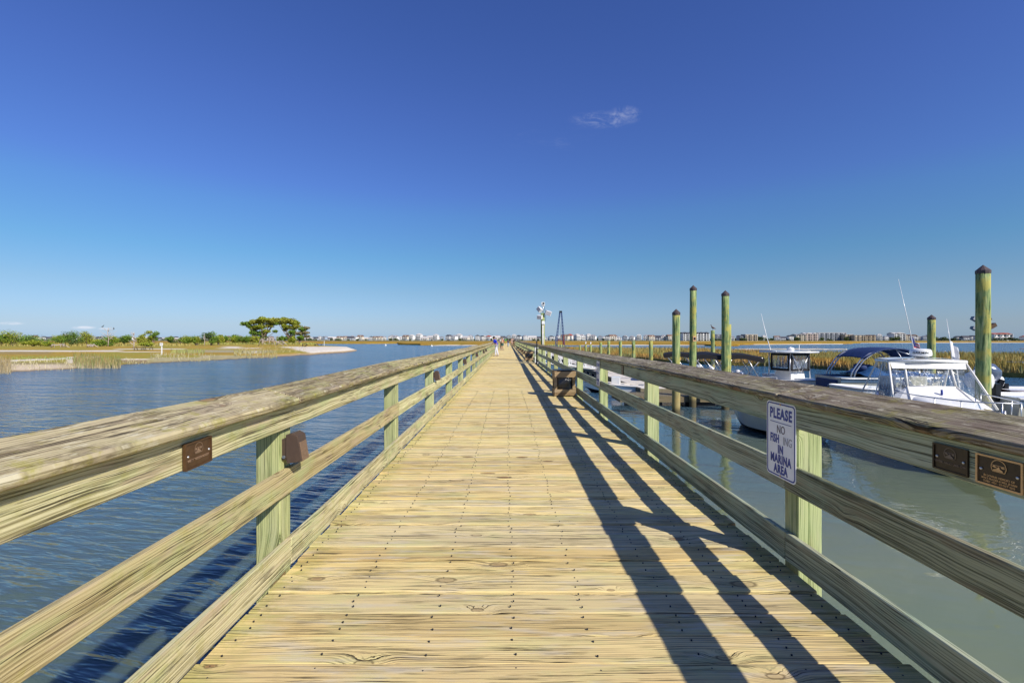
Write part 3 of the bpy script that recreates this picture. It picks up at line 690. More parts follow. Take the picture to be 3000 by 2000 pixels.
def no_fishing(loc, label, tilt=0.):
    r = panel_empty('no_fishing_sign', loc, 'R', label, 'sign', 'no fishing signs', tilt)
    w_, h_ = .345, .515
    mb = MB(); mb.prism(rrect(w_, h_, .03), 0, .003, 'z'); mb.build('plate', M_SIGN, r)
    mb = MB(); ring(mb, rrect(w_-.016, h_-.016, .026), rrect(w_-.034, h_-.034, .02), .0032, .0045); mb.build('border', M_SBLUE, r)
    text_mesh('PLEASE', .098, M_SBLUE, r, (0, .175, .004), .76, .0040)
    mb = MB(); mb.box((0, .118, .004), (.25, .0045, .0012)); mb.build('rule', M_SBLUE, r)
    text_mesh('NO', .078, M_SFADE, r, (0.005, .070, .004), .8, .0004, name='faded_lettering')
    text_mesh('FISH', .080, M_SBLUE, r, (-.070, .002, .004), .66, .0028)
    text_mesh('ING', .078, M_SFADE2, r, (.082, .0, .004), .75, .0, name='faded_lettering')
    text_mesh('IN', .078, M_SBLUE, r, (.0, -.067, .004), .75, .0036)
    text_mesh('MARINA', .080, M_SBLUE, r, (.0, -.134, .004), .74, .0036)
    text_mesh('AREA', .080, M_SBLUE, r, (.0, -.203, .004), .75, .0036)
    for yy_ in (.243, -.243):
        mb = MB(); mb.lathe([(.007, .003), (.007, .007), (.003, .009)], (0, yy_, 0), 8); mb.build('screw', M_BRONZEL, r)
    return r
no_fishing((XR-.008, (3.436+3.09)/2, .811), 'white and blue no fishing sign on the right railing in the foreground', R(0))
no_fishing((XR-.008, 1400*1.865/(1752-1487), .80), 'smaller looking no fishing sign further along on the third right post')

def plaque(loc, side, w_, h_, m_body, m_edge, m_art, lines, label, tsize, tilt=0.):
    r = panel_empty('memorial_plaque', loc, side, label, 'plaque', 'bronze plaques on the railings', tilt)
    mb = MB(); mb.prism(rrect(w_, h_, .004, 2), 0, .010, 'z'); mb.build('plate', m_body, r)
    mb = MB(); ring(mb, rrect(w_, h_, .004, 2), rrect(w_-.014, h_-.014, .002, 2), .0101, .015); mb.build('raised_border', m_edge, r)
    cy = h_*.17; rad = h_*.25
    mb = MB(); n = 26; a0, a1 = R(-38), R(218); po = []; pi_ = []
    for k in range(n+1): a = a0+(a1-a0)*k/n; po.append((rad*math.cos(a), cy+rad*math.sin(a))); pi_.append((rad*.91*math.cos(a), cy+rad*.91*math.sin(a)))
    vs = [(x, y, .0125) for x, y in po]+[(x, y, .0125) for x, y in pi_]; mb.add(vs, [(k, k+1, n+2+k, n+1+k) for k in range(n)])
    yb = cy+rad*math.sin(a0); xb = rad*math.cos(a0)
    mb.box((0, yb+.0007, .0115), (2*xb, .0025, .002))
    # marsh picture: horizon line, grassy mound, bird wing
    mb.box((0, cy+rad*.22, .0115), (rad*1.85, .0018, .002))
    mb.prism([(-xb*.95, yb+.001), (xb*.7, yb+.001), (xb*.62, yb+rad*.3), (xb*.2, yb+rad*.42), (xb*.1, yb+rad*.66), (-xb*.06, yb+rad*.72), (-xb*.2, yb+rad*.5), (-xb*.5, yb+rad*.36), (-xb*.85, yb+rad*.28)], .0101, .0125, 'z')
    mb.prism([(-rad*.85, cy+rad*.0), (-rad*.6, cy+rad*.2), (-rad*.35, cy+rad*.02), (-rad*.1, cy-rad*.08), (-rad*.5, cy-rad*.1)], .0101, .0122, 'z')
    mb.prism([(rad*.25, cy+rad*.05), (rad*.5, cy+rad*.16), (rad*.85, cy+rad*.02), (rad*.5, cy-rad*.06)], .0101, .0122, 'z')
    mb.build('emblem', m_art, r)
    for i_, (tx, sz_) in enumerate(lines): text_mesh(tx, tsize*sz_, m_art, r, (0, -h_*.18-i_*tsize*.98, .011), .92, .0002, .002)
    for sx in (-1, 1):
        mb = MB(); mb.lathe([(.006, .0101), (.006, .013), (.003, .0155)], (sx*(w_/2-.02), 0, 0), 10); mb.build('bolt', M_ALU if m_body is not M_BRONZEL else M_IRON, r)
    return r
plaque((XL+.001, 2.225, .972), 'L', .19, .122, M_BROWNP, M_BROWNP, M_WORN, [('BRETT TUCKER ROCKY', 1)], 'brown plaque with embossed emblem on the left railing', .0155, R(1))
plaque((XR-.001, 2.012, .996), 'R', .160, .112, M_BRONZED, M_BRONZED, M_WORND, [('PUNTER, NANCY AND CHRIS', 1)], 'dark bronze plaque on the right railing, left one of the close pair', .0125)
plaque((XR-.001, 1.812, .994), 'R', .175, .116, M_BRONZED, M_BRONZEL, M_BRONZEL, [('IN LOVING MEMORY OF', 1), ('WALT FRAZIER & WILL JR USAF', .9), ('3 DEC 1921 - 13 OCT 2018', .95), ('HUSBAND-FATHER-BROTHER-POP POP', .8)], 'bronze memorial plaque with light border and text, right one of the close pair', .0115)
pq = panel_empty('small_plaque', (XR-.001, 1400*1.865/336, 1.0), 'R', 'small dark plaque on the right railing between the second and third posts', 'plaque')
mb = MB(); mb.prism(rrect(.12, .15, .004, 2), 0, .01, 'z'); mb.build('plate', M_BROWNP, pq)
mb = MB(); mb.lathe([(.012, .01), (.012, .014)], (0, .02, 0), 10); mb.build('bolt', M_STEEL, pq)
# ================================================================ TREES
def leaf_cluster(clumps, n, size, rng_, flat=.6, seed_col=None):
    """small leaf faces scattered through ellipsoid clumps; returns V, F, C"""
    tot = sum(c[3]*c[4]*c[5] for c in clumps)**1.0
    Vs = []; Cs = []
    for (x, y, z, rx, ry, rz, colr) in clumps:
        k = max(12, int(n*(rx*ry*rz)**.72/sum((c[3]*c[4]*c[5])**.72 for c in clumps)))
        d = rng_.normal(size=(k, 3)); d /= np.linalg.norm(d, axis=1)[:, None]; r = rng_.uniform(.25, 1, k)**.45
        lob = 1+.28*np.sin(d[:, 0]*5+x)+.22*np.sin(d[:, 1]*6+y+d[:, 2]*4)
        p = np.stack([x+d[:, 0]*r*rx*lob, y+d[:, 1]*r*ry*lob, z+d[:, 2]*r*rz*lob], -1)
        a = rng_.normal(size=(k, 3)); a /= np.linalg.norm(a, axis=1)[:, None]; b = rng_.normal(size=(k, 3)); b[:, 2] *= flat; b -= a*(a*b).sum(1)[:, None]; b /= np.linalg.norm(b, axis=1)[:, None]+1e-9
        s_ = (size*rng_.uniform(.5, 1.3, k))[:, None]
        q = np.stack([p-a*s_, p+b*s_*.7, p+a*s_, p-b*s_*.7], 1); Vs.append(q.reshape(-1, 3))
        c = np.array(colr)[None]*(1+rng_.uniform(-.35, .35, k))[:, None]; c = c*np.array([1, 1, 1])[None]
        Cs.append(np.repeat(c, 4, 0))
    V_ = np.concatenate(Vs); C_ = np.clip(np.concatenate(Cs), 0, 1); F_ = np.arange(len(V_)).reshape(-1, 4); return V_, F_, C_
def limbs(mb, base, tips, r0, rng2, bend=.25, n=6, fork=.35):
    """trunk plus limbs that end inside each clump"""
    base = Vector(base)
    for tp in tips:
        tp = Vector(tp); pts_ = []
        for k in range(6):
            f = k/5; p = base.lerp(tp, f); h = (tp-base).z
            p.x = base.x+(tp.x-base.x)*(f**1.6); p.y = base.y+(tp.y-base.y)*(f**1.6)
            p += Vector((rng2.uniform(-1, 1), rng2.uniform(-1, 1), 0))*bend*h*.12*(1 if 0 < k < 5 else 0); pts_.append(p)
        mb.tube(pts_, [r0*(1-.85*k/5)+.015 for k in range(6)], n)
def tree(name, base, clumps, nleaf, size, r0, label, group, trunk_m=None, bare=0, seed=1, cat='tree'):
    rg = random.Random(seed); rn_ = np.random.default_rng(seed)
    root = empty(name, base, rg.uniform(0, 6.28)*0, label, cat, group)
    mb = MB(); limbs(mb, (0, 0, -.4), [(c[0], c[1], c[2]) for c in clumps], r0, rg)
    for k in range(bare):
        a = rg.uniform(0, 6.28); c = rg.choice(clumps); L_ = rg.uniform(.6, 1.2)
        s0 = Vector((c[0]*.4, c[1]*.4, c[2]*.5)); e = Vector((c[0]+math.cos(a)*c[3]*L_, c[1]+math.sin(a)*c[4]*L_, c[2]+c[5]*rg.uniform(.2, 1.5)))
        mb.tube([s0, s0.lerp(e, .5)+Vector((rg.uniform(-.4, .4), 0, rg.uniform(-.2, .5))), e], [r0*.35, r0*.2, .03], 5)
    mb.build('trunk', trunk_m or M_TRUNK, root)
    V_, F_, C_ = leaf_cluster(clumps, nleaf, size, rn_); np_mesh('crown', V_, F_, M_LEAF, C_, root)
    return root
def land(u, v_base, h=.55):           # base point of a plant whose foot shows at pixel (u, v)
    z = ZW+h; p = G(u, v_base, z); zz = shore_z(p.x, p.y)
    return Vector((p.x, p.y, zz if zz > ZW else z))
GA, GB, GC_, GD = (.13, .22, .025), (.26, .30, .03), (.06, .11, .025), (.27, .28, .04)
def shrubby(u, vb, vt, w_px, n, colA, colB, label, shape='round', seed=1, bare=3, name='cedar_tree', nl=3000):
    b = land(u, vb); d = b.y; mpp = d/F; H = (vb-vt)*mpp; W_ = w_px*mpp; rg = random.Random(seed); cl_ = []
    for k in range(n):
        f = (k+.5)/n
        if shape == 'cone': rr = W_*.5*(1.05-.75*f); z = H*(.22+.68*f); x = rg.uniform(-.3, .3)*rr; r_ = rr*.75
        elif shape == 'tiers': x = rg.uniform(-.42, .42)*W_; z = H*(.25+.65*f); r_ = W_*rg.uniform(.16, .28)
        else: a = rg.uniform(0, 6.28); q = rg.uniform(0, .36); x = math.cos(a)*W_*q; z = H*(.30+.5*rg.random()*(1-abs(x)/W_)); r_ = W_*rg.uniform(.17, .30)
        y_ = rg.uniform(-.3, .3)*W_*.8; c = colA if rg.random() < .55 else colB
        cl_.append((x, y_, z, r_*1.3, r_*1.15, min(r_*.8, H*.27), c))
    return tree(name, b, cl_, nl, max(.14, .42*mpp*3.0), .03*H+.05, label, 'cedars and shrubs on the left island', bare=bare, seed=seed)
TL = [(4, 1016, 984, 52, 8, 'tiers', 'dark bushy cedar at the far left edge of the island'), (38, 1017, 975, 56, 9, 'tiers', 'spiky cedar second from the left edge'), (88, 1016, 978, 80, 10, 'round', 'broad bright green cedar left of the first driftwood'),
      (98, 1019, 1000, 44, 6, 'round', 'low bright green bush in front of the broad cedar'), (140, 1018, 1003, 34, 5, 'round', 'low bush between the broad cedar and the driftwood'), (180, 1016, 984, 56, 8, 'round', 'rounded cedar above the fallen driftwood trunk'),
      (214, 1017, 977, 52, 9, 'tiers', 'tall ragged cedar right of the rounded cedar'), (254, 1015, 971, 52, 9, 'cone', 'pyramid shaped cedar with a pointed crown'), (292, 1019, 1000, 54, 6, 'round', 'low bush left of the tree with dead branches'),
      (322, 1018, 986, 46, 7, 'round', 'cedar with bare dead branches above its crown'), (364, 1016, 985, 38, 7, 'round', 'small cedar left of the bleached dead tree'), (417, 1014, 978, 28, 6, 'cone', 'slim cedar right of the bleached dead tree'),
      (430, 1019, 1006, 40, 5, 'round', 'low dark bush behind the picnic tables'), (449, 1011, 970, 32, 7, 'tiers', 'thin sparse cedar behind the white post'), (500, 1013, 990, 30, 5, 'round', 'small scrub right of the white post'),
      (524, 1014, 994, 36, 5, 'tiers', 'pale half bare scrub in the middle of the island'), (546, 1014, 985, 42, 7, 'round', 'light green bush left of the white snag'), (575, 1015, 981, 46, 8, 'round', 'green cedar just left of the white snag'),
      (618, 1015, 976, 42, 8, 'tiers', 'ragged cedar just right of the white snag'), (640, 1014, 986, 34, 6, 'round', 'second cedar right of the white snag'), (652, 1010, 983, 30, 6, 'tiers', 'small tiered cedar in the centre of the island'), (682, 1010, 981, 44, 8, 'round', 'dense rounded cedar left of the large trees'),
      (722, 1011, 980, 44, 8, 'round', 'cedar at the foot of the left large tree'), (748, 1011, 992, 34, 5, 'round', 'low bush under the left large tree')]
for i, (u, vb_, vt, wp, n, shp, lb) in enumerate(TL):
    cA, cB = [(GA, GB), (GB, GA), (GA, GC_), (GB, GD)][i % 4]
    if 'pale' in lb: cA, cB = (.26, .24, .13), (.22, .2, .12)
    shrubby(u, vb_, vt, wp, n, cA, cB, lb, shp, 100+i, bare=2 if i % 3 else 5)
def bigtree(u0, clp, vb_, label, seed, bare=6, trunks=2, cols=(GA, GB, GD)):
    b = land(u0, vb_, .7); mpp = b.y/F; rg = random.Random(seed); cl_ = []
    for (u, v, ru, rv) in clp: cl_.append(((u-u0)*mpp, rg.uniform(-.6, .6)*ru*mpp*1.2, (vb_-v)*mpp, ru*mpp*1.15, ru*mpp*1.0, rv*mpp*1.25, cols[rg.randrange(len(cols))]))
    root = empty('large_tree', b, 0, label, 'tree', 'large windswept trees on the left island')
    mb = MB(); tb = [(-(trunks-1)*1.4+2.8*k, rg.uniform(-.6, .6), -.4) for k in range(trunks)]
    for i, c in enumerate(cl_):
        tbase = min(tb, key=lambda q: abs(q[0]-c[0])); fork = Vector((tbase[0]*.9+rg.uniform(-.4, .4), tbase[1], rg.uniform(1.2, 2.8)))
        if i % 2 == 0: mb.tube([tbase, fork], [.55, .38], 7)
        e = Vector(c[:3]); m1 = fork.lerp(e, .45)+Vector((rg.uniform(-.6, .6), rg.uniform(-.5, .5), rg.uniform(-.2, .7)))
        mb.tube([fork, m1, e], [.30, .18, .06], 6)
    for k in range(bare):
        c = rg.choice(cl_); e = Vector((c[0]+rg.uniform(-1, 1)*c[3], c[1], c[2]-rg.uniform(.3, 1)*c[5]-.4)); s0 = Vector((c[0]*.5, 0, rg.uniform(1.5, 3)))
        mb.tube([s0, s0.lerp(e, .5)+Vector((rg.uniform(-.7, .7), 0, .2)), e], [.12, .08, .03], 5)
    mb.build('trunk', M_TRUNK, root)
    V_, F_, C_ = leaf_cluster(cl_, 16000, .28, np.random.default_rng(seed)); np_mesh('crown', V_, F_, M_LEAF, C_, root); return root
bigtree(762, [(722, 950, 11, 5), (738, 945, 13, 5), (757, 944, 15, 6), (775, 938, 18, 5.5), (793, 941, 14, 6), (806, 948, 9, 4), (809, 940, 11, 5), (798, 946, 12, 5), (731, 958, 8, 4), (745, 962, 12, 6), (765, 958, 13, 6), (788, 955, 10, 5), (742, 976, 10, 6), (760, 978, 12, 6), (779, 972, 9, 5), (770, 990, 10, 6), (750, 992, 9, 5), (806, 972, 7, 3)], 1010, 'left one of the two large windswept trees with layered crown', 41)
bigtree(858, [(812, 939, 11, 4), (828, 937, 15, 4.5), (846, 941, 15, 6), (862, 948, 13, 6), (828, 948, 12, 5), (838, 957, 10, 5), (870, 957, 10, 5), (852, 960, 12, 5), (834, 966, 7, 4), (858, 974, 9, 6), (846, 990, 10, 6), (826, 994, 10, 6), (860, 996, 9, 7)], 1008, 'right one of the two large windswept trees, its crown sloping down to the right', 43)
bigtree(880, [(888, 966, 10, 4), (896, 962, 7, 3), (880, 978, 8, 4), (896, 976, 7, 3), (884, 990, 8, 4), (900, 986, 5, 2.5)], 1009, 'smaller half bare tree at the right end of the large trees', 47, bare=26, trunks=1, cols=((.22, .20, .10), GA, (.27, .24, .12)))

def snag(u, vb_, vt, label, seed, spread=.5, nb=14, r=.16, birds=0, name='dead_tree'):
    b = land(u, vb_); mpp = b.y/F; H = (vb_-vt)*mpp; rg = random.Random(seed)
    root = empty(name, b, 0, label, 'dead tree'); mb = MB()
    mb.tube([(0, 0, -.3), (.05*H, 0, .4*H), (-.02*H, 0, .7*H), (.02*H, 0, H)], [r, r*.7, r*.45, .03], 7); mb.build('trunk', M_BONE, root); mb = MB()
    for k in range(nb):
        z = H*rg.uniform(.18, .85); a = rg.uniform(0, 6.28); L_ = spread*H*rg.uniform(.4, 1)*(1-.5*z/H); dx, dy = math.cos(a)*L_, math.sin(a)*L_*.6
        mb.tube([(.02*H, 0, z), (dx*.5, dy*.5, z+L_*.35), (dx, dy, z+L_*.75)], [r*.42, r*.26, .025], 5)
        mb.tube([(dx*.5, dy*.5, z+L_*.35), (dx*.9, dy*.7, z+L_*.2)], [r*.2, .02], 4)
    mb.build('branches', M_BONE, root); return root
snag(391, 1025, 977, 'bleached bare dead tree standing beside the picnic tables', 5, .42, 18, .17)
snag(598, 1017, 981, 'slim white snag between the island cedars', 6, .3, 7, .12)
sn = snag(316, 1019, 964, 'grey dead branching tree with black birds perched on top', 8, .62, 22, .14)
def driftwood(u, vb_, w_px, h_px, label, seed, nb=7):
    b = land(u, vb_, .4); mpp = b.y/F; W_, H = w_px*mpp, h_px*mpp; rg = random.Random(seed)
    root = empty('driftwood', b, 0, label, 'driftwood', 'bleached driftwood on the island shore'); mb = MB()
    mb.tube([(-W_*.5, 0, .0), (-W_*.42, 0, H*.75), (-W_*.2, .2, H*.6), (0, .1, H*.8), (W_*.25, 0, H*.5), (W_*.5, -.1, .02)], [.14, .17, .15, .13, .10, .05], 7)
    for k in range(nb):
        x = rg.uniform(-.5, .3)*W_; mb.tube([(x, 0, H*.15), (x+rg.uniform(-.1, .1)*W_, rg.uniform(-.4, .4), H*rg.uniform(.5, 1.1)), (x+rg.uniform(-.25, .25)*W_, rg.uniform(-.5, .5), H*rg.uniform(0, .9))], [.10, .07, .03], 5)
    mb.build('trunk', M_BONE, root)
driftwood(178, 1025, 58, 12, 'long bleached driftwood log arching over the sand at left', 3); driftwood(272, 1024, 34, 10, 'smaller tangle of driftwood left of the dead tree', 4, 9)
driftwood(795, 1019, 76, 24, 'large fallen bleached trunk under the big windswept trees', 5, 12); driftwood(826, 1016, 34, 16, 'spiky tangle of dead branches right of the fallen trunk', 6, 14)

# ---- small things on the island
def bird(loc, rz, h, label, m_=None, group=None, perch=False):
    s_ = h; r = empty('bird', loc, rz, label, 'bird', group); mb = MB()
    mb.tube([(-.55*s_, 0, .28*s_), (-.35*s_, 0, .36*s_), (-.1*s_, 0, .46*s_), (.1*s_, 0, .58*s_), (.18*s_, 0, .72*s_), (.17*s_, 0, .88*s_), (.22*s_, 0, .95*s_), (.30*s_, 0, .95*s_), (.44*s_, 0, .93*s_)],
            [.02*s_, .07*s_, .15*s_, .14*s_, .07*s_, .045*s_, .06*s_, .045*s_, .01*s_], 8)
    for sy in (-1, 1):
        mb.tube([(-.02*s_, sy*.06*s_, .36*s_), (0, sy*.06*s_, .02*s_), (.09*s_, sy*.07*s_, .0)], .018*s_, 5)
        mb.tube([(.08*s_, sy*.13*s_, .56*s_), (-.15*s_, sy*.15*s_, .42*s_), (-.45*s_, sy*.08*s_, .28*s_)], [.05*s_, .06*s_, .015*s_], 6)
    mb.build('body', m_ or M_BIRD, r); return r
for i, (u, v, lb) in enumerate([(887, 1022, 'black bird nearest the left end of the sand spit'), (896, 1022.5, 'black bird second from the left on the sand spit'), (899, 1018, 'black bird behind the left pair on the sand spit'), (924, 1019, 'black bird in the middle of the sand spit'), (931, 1017, 'small black bird on the crest of the spit'), (942, 1017.5, 'black bird left of the spit marker post')]):
    p = land(u, v, .5); bird(p, random.uniform(0, 6), .95, lb, group='black birds on the sand spit')
bird(sn.location+Vector((-1.6, 0, 6.0)), .4, .9, 'black bird perched on the left dead branches', group='black birds on the dead tree')
bird(sn.location+Vector((1.9, 0, 5.3)), 2.4, .9, 'black bird perched on the right dead branches', group='black birds on the dead tree')
def whitepost(u, vb_, vt, label, board_=True, r=.07):
    b = land(u, vb_); H = (vb_-vt)*b.y/F; root = empty('marker_post', b, 0, label, 'post'); mb = MB(); mb.box((0, 0, H/2-.2), (r*2, r*2, H+.2)); mb.build('post', M_WHITE, root, .01)
    if board_: mb = MB(); mb.box((0, -.1, H-.28), (.52, .05, .5)); b_ = mb.build('sign_board', M_WHITE, root, .01); mb = MB(); mb.box((0, -.13, H-.25), (.34, .01, .12)); mb.build('panel', M_SFADE2, b_)
whitepost(474, 1041, 1005, 'white marker post with square board on the grassy shore'); whitepost(950, 1017, 1001, 'pale marker post on the sand spit among the birds', False, .06)
def picnic(u, v, label):
    b = land(u, v); root = empty('picnic_table', b, .1, label, 'picnic table', 'picnic tables by the dead tree')
    mb = MB(); mb.box((0, 0, .76), (1.9, .75, .05)); mb.build('table_top', W_DARK, root)
    for sy in (-1, 1): mb = MB(); mb.box((0, sy*.7, .45), (1.9, .28, .05)); mb.build('bench_seat', W_DARK, root)
    for sx in (-1, 1):
        mb = MB(); mb.bar((sx*.7, -.62, 0), (sx*.7, -.2, .75), .06, .1); mb.bar((sx*.7, .62, 0), (sx*.7, .2, .75), .06, .1); mb.bar((sx*.7, -.8, .42), (sx*.7, .8, .42), .06, .08); mb.build('leg_frame', W_DARK, root)
picnic(408, 1031, 'left weathered picnic table beside the dead tree'); picnic(433, 1031, 'right weathered picnic table beside the dead tree')
for u, v, lb in ((1130, 1012.5, 'small white channel float in the middle of the creek'), (1265, 1014.5, 'white channel float nearer the far marsh point')):
    p = G(u, v); r = empty('float', p, 0, lb, 'buoy'); mb = MB(); mb.lathe([(.05, -.2), (.38, -.1), (.45, .15), (.35, .45), (.1, .6), (.08, 1.0)], (0, 0, 0), 12); mb.build('body', M_WHITE, r)

# ================================================================ FAR SHORE BUILDINGS
WC = {'white': (.72, .72, .70), 'cream': (.66, .60, .48), 'grey': (.38, .40, .43), 'tan': (.54, .46, .35), 'pink': (.64, .54, .48), 'blue': (.30, .38, .48)}
RC = {'dark': (.07, .07, .085), 'grey': (.25, .25, .27), 'red': (.36, .09, .06), 'brown': (.20, .13, .10), 'pale': (.50, .48, .46)}
MW = {k: plain(k+'_siding', v, .7, .2, 0, .08, .5) for k, v in WC.items()}; MR = {k: plain(k+'_roofing', v, .8, .2, 0, .12, .5) for k, v in RC.items()}
def house_roof(mb, w_, d_, z, kind, rh, ov=.4):
    W2, D2 = w_/2+ov, d_/2+ov
    if kind == 'hip': mb.add([(-W2, -D2, z), (W2, -D2, z), (W2, D2, z), (-W2, D2, z), (-W2*.35, 0, z+rh), (W2*.35, 0, z+rh)], [(0, 1, 5, 4), (1, 2, 5), (2, 3, 4, 5), (3, 0, 4), (3, 2, 1, 0)])
    elif kind == 'gable': mb.prism([(-W2, z), (W2, z), (0, z+rh)], -D2, D2, 'y')
    elif kind == 'side': mb.prism([(-D2, z), (D2, z), (0, z+rh)], -W2, W2, 'x')
    else: mb.box((0, 0, z+.2), (w_+ov, d_+ov, .4))
def house(name, w_, d_, fl, wall, roof, kind, label, deck=True, seed=0):
    rg = random.Random(seed); root = empty(name, (0, 0, 0), 0, label, 'house', 'beach houses along the far shore'); fh = 2.9; z0 = 2.4; H = z0+fl*fh
    mb = MB(); mb.box((0, 0, (z0+H)/2), (w_, d_, H-z0)); mb.build('wall', MW[wall], root)
    mb = MB()
    for x in np.linspace(-w_/2+.3, w_/2-.3, 5):
        for y_ in (-d_/2+.3, 0, d_/2-.3): mb.box((x, y_, z0/2), (.35, .35, z0))
    mb.build('stilts', MW['white'], root)
    mb = MB(); house_roof(mb, w_, d_, H, kind, w_*.27 if kind != 'flat' else .4); rf = mb.build('roof', MR[roof], root)
    if kind != 'flat' and rg.random() < .5: mb = MB(); mb.box((w_*.1, -d_*.3, H+w_*.09), (1.8, 2.4, 1.4)); mb.build('dormer', MW[wall], rf)
    if deck:
        mb = MB()
        for f in range(fl): mb.box((0, -d_/2-.9, z0+f*fh+.05), (w_*.92, 1.8, .2)); mb.box((0, -d_/2-1.7, z0+f*fh+.95), (w_*.92, .08, .10))
        for x in np.linspace(-w_*.44, w_*.44, 4): mb.box((x, -d_/2-1.7, (z0+H)/2-1.4), (.2, .2, H+.2-z0+2.2))
        mb.build('porch', MW['white'], root)
    nw = 3
    for f in range(fl):
        for k in range(nw):
            mb = MB(); mb.box((-w_*.32+w_*.32*k, -d_/2-.04, z0+f*fh+1.45), (w_*.17, .1, 1.6)); mb.build('window', M_GLASS, root)
    return root
PR = [house('beach_house', 10, 10, 2, 'white', 'grey', 'hip', 'white two storey beach house with grey hip roof in the far row', seed=1), house('beach_house', 9, 12, 2, 'white', 'dark', 'gable', 'white beach house with dark gable roof in the far row', seed=2),
      house('beach_house', 12, 10, 2, 'cream', 'brown', 'side', 'cream beach house with brown side gable roof in the far row', seed=3), house('beach_house', 9, 9, 3, 'white', 'pale', 'hip', 'tall white beach house with pale hip roof in the far row', seed=4),
      house('beach_house', 13, 10, 1, 'grey', 'dark', 'side', 'low grey beach house with dark roof in the far row', seed=5), house('beach_house', 10, 10, 2, 'white', 'red', 'hip', 'white beach house with red hip roof in the far row', seed=6),
      house('beach_house', 11, 11, 1, 'white', 'grey', 'hip', 'low white beach house with grey hip roof in the far row', seed=7), house('beach_house', 9, 10, 2, 'pink', 'brown', 'gable', 'pink beach house with brown gable roof in the far row', seed=8),
      house('beach_house', 8, 9, 2, 'blue', 'grey', 'gable', 'pale blue beach house with grey gable roof in the far row', seed=9), house('beach_house', 14, 11, 1, 'cream', 'pale', 'side', 'low cream beach house with pale roof in the far row', seed=10)]
kmap = {}
for c in bpy.data.objects:
    if c.parent: kmap.setdefault(c.parent, []).append(c)
rg = random.Random(77); used = set(); nH = 0
BLK = [(1985, 2080), (2090, 2122), (2160, 2215), (2320, 2560), (2604, 2645), (2895, 2965)]
def place_house(u, d, pool, sc):
    global nH
    k = rg.choices(range(len(PR)), pool)[0]
    if k in used: o = copy_tree(PR[k], None, kmap)
    else: o = PR[k]; used.add(k)
    o.location = ((u-1487)*d/F, d, ZW+1.0); o.rotation_euler = (0, 0, rg.uniform(-.5, .5)+rg.choice([0, 0, math.pi/2])*0); o.scale = (sc, sc, sc*rg.uniform(.9, 1.1)); nH += 1
u = -150.
while u < 3150:
    low = u < 1180; right = u > 2200
    if right and rg.random() < .35 : u += 22; continue
    if any(a-4 < u < b+4 for a, b in BLK): u += 6; continue
    d = rg.uniform(900, 960) if low else rg.uniform(800, 860)
    pool = [4, 2, 3, .6, 3, 1, 5, 1.5, 1, 4] if low else [5, 4, 3, 2.5, 2, 1.2, 2, 1, 1, 2]
    sc = rg.uniform(.66, .9) if low else rg.uniform(.78, 1.05)
    if right: sc *= .9
    place_house(u, d, pool, sc); u += rg.uniform(11, 19) if low else rg.uniform(13, 22)
u = 900.
while u < 2300:          # second row behind, filling the gaps
    d = rg.uniform(980, 1080); place_house(u, d, [4, 3, 3, 3, 1, 1, 1, 1, 1, 1], rg.uniform(.8, .98)); u += rg.uniform(26, 44)
def condo(name, u0, u1, vtop, d, fl, wall, roofm, label, kind='flat', bays=8, gables=0, depth=16, rz=0):
    w_ = (u1-u0)*d/F; H = (1000.5-vtop)*d/F-ZW*0+0; H = HC+(994-vtop)*d/F-(ZW+1.0); root = empty(name, (((u0+u1)/2-1487)*d/F, d, ZW+1.0), rz, label, 'building')
    Hw = H*(.86 if kind != 'flat' else 1)
    mb = MB(); mb.box((0, 0, Hw/2), (w_, depth, Hw)); mb.build('wall', MW[wall], root)
    mb = MB()
    if kind == 'flat': mb.box((0, 0, Hw+.3), (w_+.8, depth+.8, .6))
    else: house_roof(mb, w_, depth, Hw, 'side', H-Hw)
    for k in range(gables):
        x = -w_/2+w_*(k+.5)/gables; g = w_/gables*.42
        mb.prism([(x-g, Hw-.1), (x+g, Hw-.1), (x, Hw+(H-Hw)*1.1)], -depth/2-1.6, -depth*.1, 'y')
    mb.build('roof', MR[roofm], root)
    mb = MB()
    for f in range(1, fl): mb.box((0, -depth/2-.8, f*Hw/fl), (w_*.97, 1.6, .35))
    for k in range(0, bays+1, 2): mb.box((-w_/2*.97+w_*.97*k/bays, -depth/2-.8, Hw/2), (.5, 1.7, Hw))
    mb.build('balconies', MW[wall], root)
    me0 = None
    for f in range(fl):
        for k in range(bays):
            if me0 is None:
                mb = MB(); mb.box((0, 0, 0), (w_/bays*.55, .2, Hw/fl*.6)); wn = mb.build('window', M_GLASS, root); me0 = wn.data
            else: wn = bpy.data.objects.new('window', me0); COL.objects.link(wn); wn.parent = root
            wn.location = (-w_/2+w_*(k+.5)/bays, -depth/2-.06, (f+.45)*Hw/fl)
    return root
condo('apartment_building', 1995, 2073, 973, 850, 4, 'white', 'dark', 'long white apartment block with dark gabled roofs between the tall piles', 'gable', 9, 5)
condo('apartment_building', 2094, 2119, 980, 850, 4, 'grey', 'grey', 'grey four storey building behind the capped pile', 'flat', 4)
condo('apartment_building', 2177, 2213, 980, 850, 3, 'tan', 'pale', 'tan flat roofed building right of the tall piles', 'flat', 5); condo('apartment_building', 2163, 2178, 982, 852, 3, 'grey', 'dark', 'dark roofed building joined left of the tan one', 'gable', 2)
condo('hotel', 2324, 2352, 978, 850, 3, 'cream', 'grey', 'cream end wing of the long shoreline hotel', 'gable', 4, 1); condo('hotel', 2350, 2388, 974.5, 856, 4, 'pink', 'pale', 'pinkish central hotel block above the trees', 'gable', 5, 2); condo('hotel', 2386, 2470, 975, 870, 4, 'grey', 'pale', 'long flat hotel block with dark balconies', 'flat', 12); condo('hotel', 2466, 2490, 980, 860, 4, 'tan', 'pale', 'tan right end of the long hotel', 'flat', 4)
